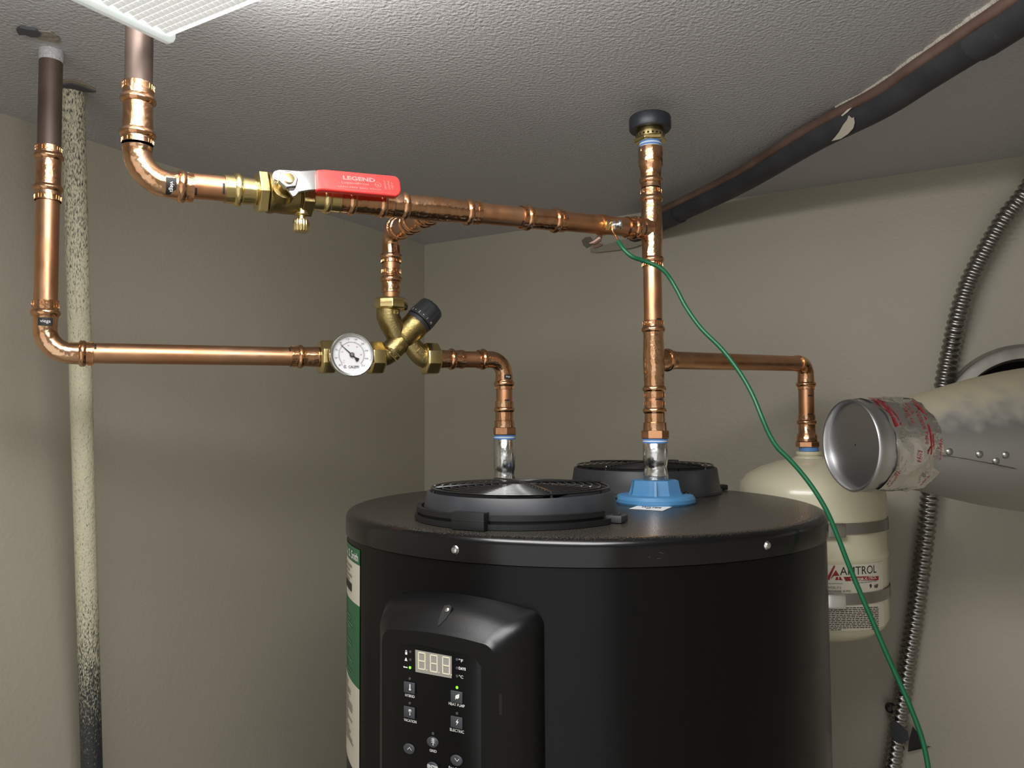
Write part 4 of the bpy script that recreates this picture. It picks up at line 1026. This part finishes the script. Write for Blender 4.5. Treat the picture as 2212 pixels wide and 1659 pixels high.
# drip of paint near the top
gq = gT + gdir * .02
cm = cylmap(gq, gdir, .0131, tocam(gq) + V((-.4, 0, 0)))
dr = MB()
for k in range(7):
    a = .005 + random.random() * .05; b = random.uniform(-.006, .006); s_ = random.uniform(.001, .0025)
    dr.lathe(cm(a, b), tocam(gq), [(-.0012, s_ * .8), (0, s_), (.0008, s_ * .6), (.0012, s_ * .1)], 8)
dr.build('paint_drips', M['fuzz'], gp)

# ------------------------------------------------------------------ grounding clamp and green wire
gcx = UX(1300)
cl = thing('grounding_clamp', gcx, 'small steel grounding clamp with screw around the copper main near the riser', 'clamp')
MB().lathe(gcx - Uax * .0045, Uax, [(0, PR + .0002), (0, PR + .0011), (.009, PR + .0011), (.009, PR + .0002)], 40, loop=True, caps=False).build('strap', M['cufix'], cl)
fdir = (tocam(gcx) - Uax * tocam(gcx).dot(Uax)).normalized()
MB().box(gcx + fdir * .0145, Uax * .0055, fdir.cross(Uax) * .0055, fdir * .0022).build('terminal_plate', M['brass'], cl, bevel=.0008)
tl = MB().sweep([gcx - UP * .012 + nh * -.004, gcx - UP * .017 - Uax * .004, gcx - UP * .021 - Uax * .009 - nh * .004, gcx - UP * .022 - Uax * .014 - nh * .006], [.003, .0035, .003, .001], 8).build('strap_tail', M['culine'], cl)
sdir = (Uax * .75 + fdir * .55 + UP * .25).normalized()
sp0 = gcx + fdir * .0165 + Uax * .002
MB().lathe(sp0, sdir, [(0, .0032), (.0085, .0032)], 14).build('screw_shank', M['zinc'], cl)
hexn(cl, sp0 + sdir * .001, sdir, .004, .0056, M['zinc'], 'clamp_nut', 0, .0006)
MB().lathe(sp0 + sdir * .0085, sdir, [(0, .0056), (.0015, .0058), (.003, .005), (.0036, .0025)], 18).build('screw_head', M['zinc'], cl)
gw = thing('ground_wire', sp0, 'green ground wire curving down from the clamp past the heater', 'wire')
wpx = [(1335, 521, .845), (1347, 538, .838), (1365, 554, .835), (1392, 564, .838), (1420, 575, .838), (1437, 588, .838), (1450, 606, .838), (1464, 630, .835), (1482, 664, .83), (1515, 710, .82), (1560, 755, .81), (1598, 805, .80), (1625, 852, .79), (1645, 900, .78), (1660, 935, .775), (1678, 965, .77), (1704, 991, .765), (1730, 1020, .76), (1760, 1060, .752), (1786, 1104, .745), (1808, 1155, .74), (1830, 1212, .735), (1856, 1275, .73), (1882, 1335, .725), (1912, 1405, .72), (1944, 1476, .715), (1966, 1526, .71), (1985, 1575, .707), (1998, 1620, .704), (2006, 1665, .70), (2014, 1730, .70), (2018, 1800, .70)]
K = [A(*p) for p in wpx]
def spline(K, n=5):
    out = []
    for i in range(len(K) - 1):
        p0, p1, p2, p3 = K[max(i - 1, 0)], K[i], K[i + 1], K[min(i + 2, len(K) - 1)]
        for j in range(n):
            t = j / n; out.append(.5 * ((2 * p1) + (p2 - p0) * t + (2 * p0 - 5 * p1 + 4 * p2 - p3) * t * t + (3 * p1 - p0 - 3 * p2 + p3) * t ** 3))
    return out + [K[-1]]
MB().sweep(spline(K), .0023, 12).build('insulation', M['green'], gw)
MB().sweep(spline([sp0 + fdir * .001, sp0 - UP * .006 + fdir * .002, sp0 - UP * .012 + fdir * .003 + Uax * .004, (sp0 + K[0]) / 2 - UP * .006 + fdir * .004, K[0], K[1]], 4), .0011, 8).build('bare_end', M['cufix'], gw)

# ------------------------------------------------------------------ foam-covered line along the ceiling
zP = ZC - .0215
pts = [wR(1372, 508) + nR * .03, wR(1384, 503) - nR * .015]
pts += [onZ(1600, 392, zP - .004), onZ(1760, 297, zP), onZ(1900, 225, zP), onZ(2000, 160, zP), onZ(2090, 102, zP), onZ(2180, 44, zP), onZ(2290, -30, zP), onZ(2420, -130, zP)]
mid = pts[1].lerp(pts[2], .45); pts.insert(2, mid)
pts.pop(); d_ = (pts[-1] - pts[-2]).normalized(); far = (RP(Wd, 0, zP) - pts[-1]).dot(v) / d_.dot(v)
pts += [pts[-1] + d_ * far * .5, pts[-1] + d_ * (far + .01)]
path = spline(pts, 8)
ip_ = thing('insulated_pipe', path[len(path) // 2], 'black foam insulated pipe slanting along the ceiling with exposed copper edge', 'pipe')
def csweep(path, r, th_, open_c, open_w, mi, n=26):
    rr = []
    K = len(path)
    for i in range(K):
        tg = (path[min(i + 1, K - 1)] - path[max(i - 1, 0)]).normalized()
        c = tocam(path[i]); c = (c - tg * c.dot(tg)).normalized(); s = tg.cross(c)          # s: sideways in view
        if s.z < 0: s = -s
        lst = []
        for k in range(n + 1):
            t = open_c + open_w / 2 + (2 * math.pi - open_w) * k / n; lst.append(path[i] + (c * math.cos(t) + s * math.sin(t)) * r)
        for k in range(n, -1, -1):
            t = open_c + open_w / 2 + (2 * math.pi - open_w) * k / n; lst.append(path[i] + (c * math.cos(t) + s * math.sin(t)) * (r - th_))
        rr.append(lst)
    return rr
foam = MB().rings(csweep(path, .0185, .006, R(62), R(62), 0)).build('foam_sleeve', M['foam'], ip_)
def offs(path, up, cam_):
    out = []; K = len(path)
    for i in range(K):
        tg = (path[min(i + 1, K - 1)] - path[max(i - 1, 0)]).normalized(); c = tocam(path[i]); c = (c - tg * c.dot(tg)).normalized(); s = tg.cross(c)
        if s.z < 0: s = -s
        out.append(path[i] + s * up + c * cam_)
    return out
MB().sweep(offs(path, .0125, .003), .0085, 18).build('copper_tube', M['culine'], ip_, label='dull copper tube')
# overlapping foam sections and dust fuzz
def psub(a, b): n = len(path); return path[int(a * n):int(b * n)]
MB().rings(csweep(psub(.66, 1.0), .0205, .004, R(66), R(80), 0)).build('foam_sleeve', M['foam'], ip_)
MB().rings(csweep(psub(.115, .20), .0205, .004, R(75), R(90), 0)).build('foam_sleeve', M['foam'], ip_)
# torn pale patch and print on the foam
def foampatch(px, py, pts_, m, name, l=.0006, r=.0185):
    # project small outline onto the foam surface facing the camera
    best = min(path, key=lambda q: (V(((q - CAM).dot(crt) / (q - CAM).dot(fw) * F + CX - px, CY - (q - CAM).dot(cup) / (q - CAM).dot(fw) * F - py))).length)
    i = path.index(best); tg = (path[min(i + 1, len(path) - 1)] - path[max(i - 1, 0)]).normalized()
    c = tocam(best); c = (c - tg * c.dot(tg)).normalized(); s = tg.cross(c); s = s if s.z > 0 else -s
    if tg.x < 0: tg = -tg
    return (lambda a, b: best + tg * a + (c * math.cos(b / r) + s * math.sin(b / r)) * (r + l)), best
f, _ = foampatch(1876, 284, None, None, None)
out = [(-.040, -.016), (-.030, -.0125), (-.018, -.008), (-.006, -.002), (.002, .001), (.006, .005), (.010, .0), (.013, .0005), (.010, -.006), (.002, -.012), (-.012, -.017), (-.028, -.020)]
MB().prism([f(a, b) for a, b in out], tocam(_) * .0030).build('torn_patch', M['foamin'], ip_, label='torn pale patch of foam')
MB().prism([f(a, b) for a, b in [(-.006, .009), (.004, .0125), (.012, .0125), (.006, .0095), (-.004, .0075)]], tocam(_) * .0006).build('torn_patch', M['foamin'], ip_)
for px, py, s, w_ in ((1606, 428, 'A5O5O', .05), (1560, 447, 'OR', .022)):
    f, _ = foampatch(px, py, None, None, None, .0004, .0209 if px > 2000 or px < 1500 else .0189)
    mb = MB(); addtext(mb, s, lambda a, b: f(a, b - .008), h=.008, w=w_, bold=.0); mb.build('foam_print', M['foamprint'], ip_, fixn=False)
fz_ = MB(); pp = offs(psub(.40, 1.0), .0215, -.004)
fz_.sweep(pp, [max(.0005, .0050 + .003 * math.sin(i * 1.7) * math.sin(i * .6)) * (.5 + .5 * i / len(pp)) for i in range(len(pp))], 10).build('paint_bead', M['fuzz'], ip_, label='ragged pale bead of paint along the ceiling')
# torn wall opening where it enters
def wq(px, py, l=0): return wR(px, py) - nR * l
MB().prism([wq(a, b, .003) for a, b in ((1258, 520), (1266, 513), (1276, 512), (1282, 520), (1278, 531), (1268, 536), (1261, 530))], nR * .0025).build('chipped_plaster', M['chipw'], wall_right)
hole = MB().prism([wq(a, b, .0035) for a, b in ((1350, 506), (1362, 494), (1385, 484), (1410, 480), (1425, 490), (1420, 505), (1400, 518), (1376, 524), (1358, 518))], nR * .003).build('wall_opening', M['dark'], wall_right)
flap = [(1276, 538), (1300, 533), (1335, 524), (1372, 516), (1400, 518), (1398, 528), (1372, 537), (1330, 543), (1292, 547), (1278, 545)]
MB().prism([wq(a, b, .012 - .008 * abs(i - 5) / 5) for i, (a, b) in enumerate(flap)], nR * .0035).build('torn_plaster', M['plaster'], wall_right)
MB().prism([wq(a, b, .010) for a, b in ((1282, 531), (1296, 526), (1306, 530), (1298, 535), (1288, 538))], nR * .003).build('torn_plaster', M['kraft'], wall_right)

# ------------------------------------------------------------------ flexible metal conduit
cpx = [(2262, 350), (2212, 428), (2170, 480), (2130, 545), (2096, 610), (2072, 680), (2057, 745), (2042, 815), (2030, 900), (2019, 980), (2010, 1060), (2003, 1130), (1994, 1200), (1984, 1280), (1972, 1360), (1962, 1420), (1952, 1490), (1944, 1540), (1936, 1600), (1925, 1665), (1908, 1750), (1890, 1830)]
ck = [wR(a, b) - nR * (.021 + (.012 if b < 700 else 0)) for a, b in cpx]
cpth = spline(ck, 40)
fc_ = thing('flexible_conduit', ck[10], 'ribbed metal flexible conduit running down the right wall behind the duct', 'conduit')
# resample evenly
L_ = [0]
for i in range(1, len(cpth)): L_.append(L_[-1] + (cpth[i] - cpth[i - 1]).length)
step = .0098 / 6; res = []; j = 0; s_ = 0
while s_ < L_[-1]:
    while L_[j + 1] < s_: j += 1
    t = (s_ - L_[j]) / max(1e-9, L_[j + 1] - L_[j]); res.append(cpth[j].lerp(cpth[j + 1], t)); s_ += step
rp_ = [.0108, .0121, .0134, .0138, .0134, .0121]
MB().sweep(res, [rp_[i % 6] for i in range(len(res))], 20).build('ribbed_tube', M['flex'], fc_, sharp=80)
# black tape stuck at its foot
tp = thing('black_tape', wR(1960, 1560), 'torn black tape stuck to the conduit low on the right wall', 'tape')
def cw(px, py, l): return wR(px, py) - nR * l
pts_ = [(1926, 1546), (1936, 1540), (1952, 1552), (1964, 1566), (1966, 1580), (1952, 1590), (1938, 1584), (1928, 1570)]
mid_ = V((0, 0, 0))
MB().prism([cw(a, b, .036) for a, b in pts_], nR * .003).build('tape_strip', M['tapeb'], tp)
MB().prism([cw(a, b, l) for a, b, l in ((1973, 1560, .02), (1984, 1578, .012), (1994, 1600, .006), (2000, 1611, .004), (2011, 1611, .004), (2000, 1613, .004), (1962, 1618, .012), (1965, 1590, .02))], nR * .0015).build('tape_tail', M['tapeb'], tp)
MB().lathe(cw(1925, 1520, .018), -nR, [(-.004, .004), (0, .008), (.006, .007), (.009, .003)], 12).build('tape_wad', M['tapeb'], tp, sharp=10)

# ------------------------------------------------------------------ duct with capped end
cc = A(1838, 961, .92)
da = V((.979, .204, .012)).normalized()
dt = thing('duct_reducer', cc + da * .2, 'dusty galvanised duct reducer with foil taped capped end at right edge', 'duct')
r0 = .0535
MB().lathe(cc, da, [(.02, r0 - .0006), (.070, r0 - .0002), (.078, .0552), (.10, .0605), (.14, .0702), (.18, .0795), (.22, .0868), (.25, .0910), (.27, .0925)], 72, caps=False).build('duct_body', M['duct'], dt, sharp=25)
ga_ = V((.62, -.785, 0)).normalized(); J = cc + da * .283
eb = MB().sweep([cc + da * .262, J, J + (da + ga_).normalized() * .03, J + (da + ga_).normalized() * .03 + ga_ * .05, J + ga_ * .12 + da * .02, J + ga_ * .42 + da * .02], .0925, 64, caps=False)
eb.build('duct_elbow', M['duct'], dt, sharp=25)
MB().lathe(J - ga_ * .004, ga_, [(0, .0925), (.0005, .0955), (.004, .0965), (.0075, .0955), (.008, .0925)], 72, loop=True, caps=False).build('joint_ring', M['galv'], dt)
# end cap with rolled rim
MB().lathe(cc, da, [(.006, .001), (.0055, r0 * .93), (.0005, r0 * .945), (-.0018, r0 * .97), (-.0022, r0 * 1.0), (-.001, r0 * 1.02), (.002, r0 * 1.025), (.005, r0 * 1.012), (.012, r0 * 1.012), (.014, r0 * 1.02), (.022, r0 * 1.015), (.03, r0)], 72, caps=False, rfun=lambda t, z: 1 + .03 * max(0, math.cos(t + R(92))) ** 24).build('end_cap', M['alu'], dt, label='round sheet metal end cap')
# crumpled foil tape
fm = MB(); rr = []; K = 11; N = 50
rnd = random.Random(3)
for i in range(K + 1):
    s_ = .017 + .060 * i / K; row = []
    x, y = frame(da)
    for k in range(N):
        t = 2 * math.pi * k / N; wob = rnd.gauss(0, .0007) + .0012 * math.sin(3 * t + i * .35) * math.sin(i * .5) + .0007 * math.sin(11 * t - i * .8)
        e_ = .004 * math.sin(2 * t + 1) if i in (0, K) else 0
        row.append(cc + da * (s_ + e_ + rnd.gauss(0, .0007)) + (x * math.cos(t) + y * math.sin(t)) * (r0 + .0022 + wob))
    rr.append(row)
fm.rings(rr, caps=False)
foil = fm.build('foil_tape', M['foil'], dt, sharp=24, label='crumpled silver foil tape')
rt = MB()
def fr(s_, ang, l=.0034):     # ang: degrees around, 0 = facing camera, + up
    P_ = cc + da * s_; f0 = tocam(cc); f0 = (f0 - da * f0.dot(da)).normalized(); e_ = da.cross(f0); e_ = e_ if e_.z > 0 else -e_
    t = R(ang); return P_ + (f0 * math.cos(t) + e_ * math.sin(t)) * (r0 + l)
def fstripe(s0, a0, s1, a1, w_):
    rt.quadgrid(lambda t, b: fr(s0 + (s1 - s0) * t + b * w_, a0 + (a1 - a0) * t), [i / 14 for i in range(15)], [-1, 1])
def ftext(s, s0, a0, h, w_, l=.0038):
    vs, fs = text2d(s, h=h, w=w_, bold=.01)
    rt.add([fr(s0 + b, a0 - math.degrees(a / r0), l) for a, b in vs], fs)
def sq_(a): return .017 + (a - .017) * .56
def stripe(*a):
    global rt
    rt = MB(); fstripe(sq_(a[0]), a[1], sq_(a[2]), a[3], a[4] * .48); rt.build('tape_stripe', M['redink'], dt, fixn=False)
def words(s, s0, a0, h, w_):
    global rt
    rt = MB(); ftext(s, sq_(s0), a0, h * .66, w_ * .66); rt.build('tape_lettering', M['redink'], dt, fixn=False)
stripe(.020, 78, .028, 20, .0030); stripe(.031, 80, .038, 22, .0014); stripe(.104, 62, .098, -14, .0022); stripe(.110, 62, .104, -8, .0010)
words('Venture Tape', .025, 48, .0045, .05); words('Venture Tape', .090, 20, .0062, .062); words('181B-FX', .066, 34, .0056, .034); words('1581A', .080, 46, .0052, .026)
words('N/23', .074, -16, .0056, .019); words('Venture', .121, -8, .0062, .036); words('Venture', .032, -46, .007, .040); words('Tape', .106, -50, .0075, .028)
# rivets, seam and slots on the duct side
def drad(s_):
    pr_ = [(.070, r0), (.078, .0552), (.10, .0605), (.14, .0702), (.18, .0795), (.22, .0868), (.25, .0910), (.27, .0925), (.4, .0925)]
    for (a, ra), (b, rb_) in zip(pr_, pr_[1:]):
        if a <= s_ <= b: return ra + (rb_ - ra) * (s_ - a) / (b - a)
    return .0925
def dpt(s_, ang, l=0): return fr(s_, ang, drad(s_) - r0 + l)
def dfind(px, py):
    best = None
    for i in range(60):
        s_ = .072 + .14 * i / 59
        for k in range(60):
            a = -60 + 120 * k / 59; p = dpt(s_, a) - CAM; z = p.dot(fw); e_ = abs(p.dot(crt) / z * F + CX - px) + abs(CY - p.dot(cup) / z * F - py)
            if best is None or e_ < best[0]: best = (e_, s_, a)
    return best[1:]
for px, py in ((2050, 975), (2117, 983), (2153, 998), (2173, 981)):
    s_, a_ = dfind(px, py); p = dpt(s_, a_); d = (p - (cc + da * s_)).normalized()
    MB().lathe(p - d * .0006, d, [(0, .0044), (.0014, .0041), (.0028, .0027), (.0033, .0006)], 14).build('rivet', M['galv'], dt)
s1, a1 = dfind(2036, 984); s2, a2 = dfind(2194, 1011)
MB().quadgrid(lambda t, b: dpt(s1 + (s2 - s1) * t, a1 + (a2 - a1) * t + b, .0007), [i / 16 for i in range(17)], [0, -2.2]).build('seam_fold', M['galv'], dt, fixn=False)
MB().quadgrid(lambda t, b: dpt(s1 + (s2 - s1) * t, a1 + (a2 - a1) * t + b, .0009), [i / 16 for i in range(17)], [-.0, -.35]).build('seam_gap', M['dark'], dt, fixn=False)
# ---- round collar on the wall behind
wc = wR(2216, 905)
co = thing('duct_collar', wc, 'grey sheet metal collar ringing a dark wall opening behind the duct', 'duct')
MB().lathe(wc, -nR, [(.0005, .112), (.002, .1122), (.004, .1100), (.006, .1075), (.018, .1065), (.038, .1045), (.043, .1058), (.048, .1045), (.050, .1010), (.0505, .0880), (.047, .0870), (.020, .0868), (.001, .0866)], 96, caps=False).build('collar_ring', M['collar'], co)
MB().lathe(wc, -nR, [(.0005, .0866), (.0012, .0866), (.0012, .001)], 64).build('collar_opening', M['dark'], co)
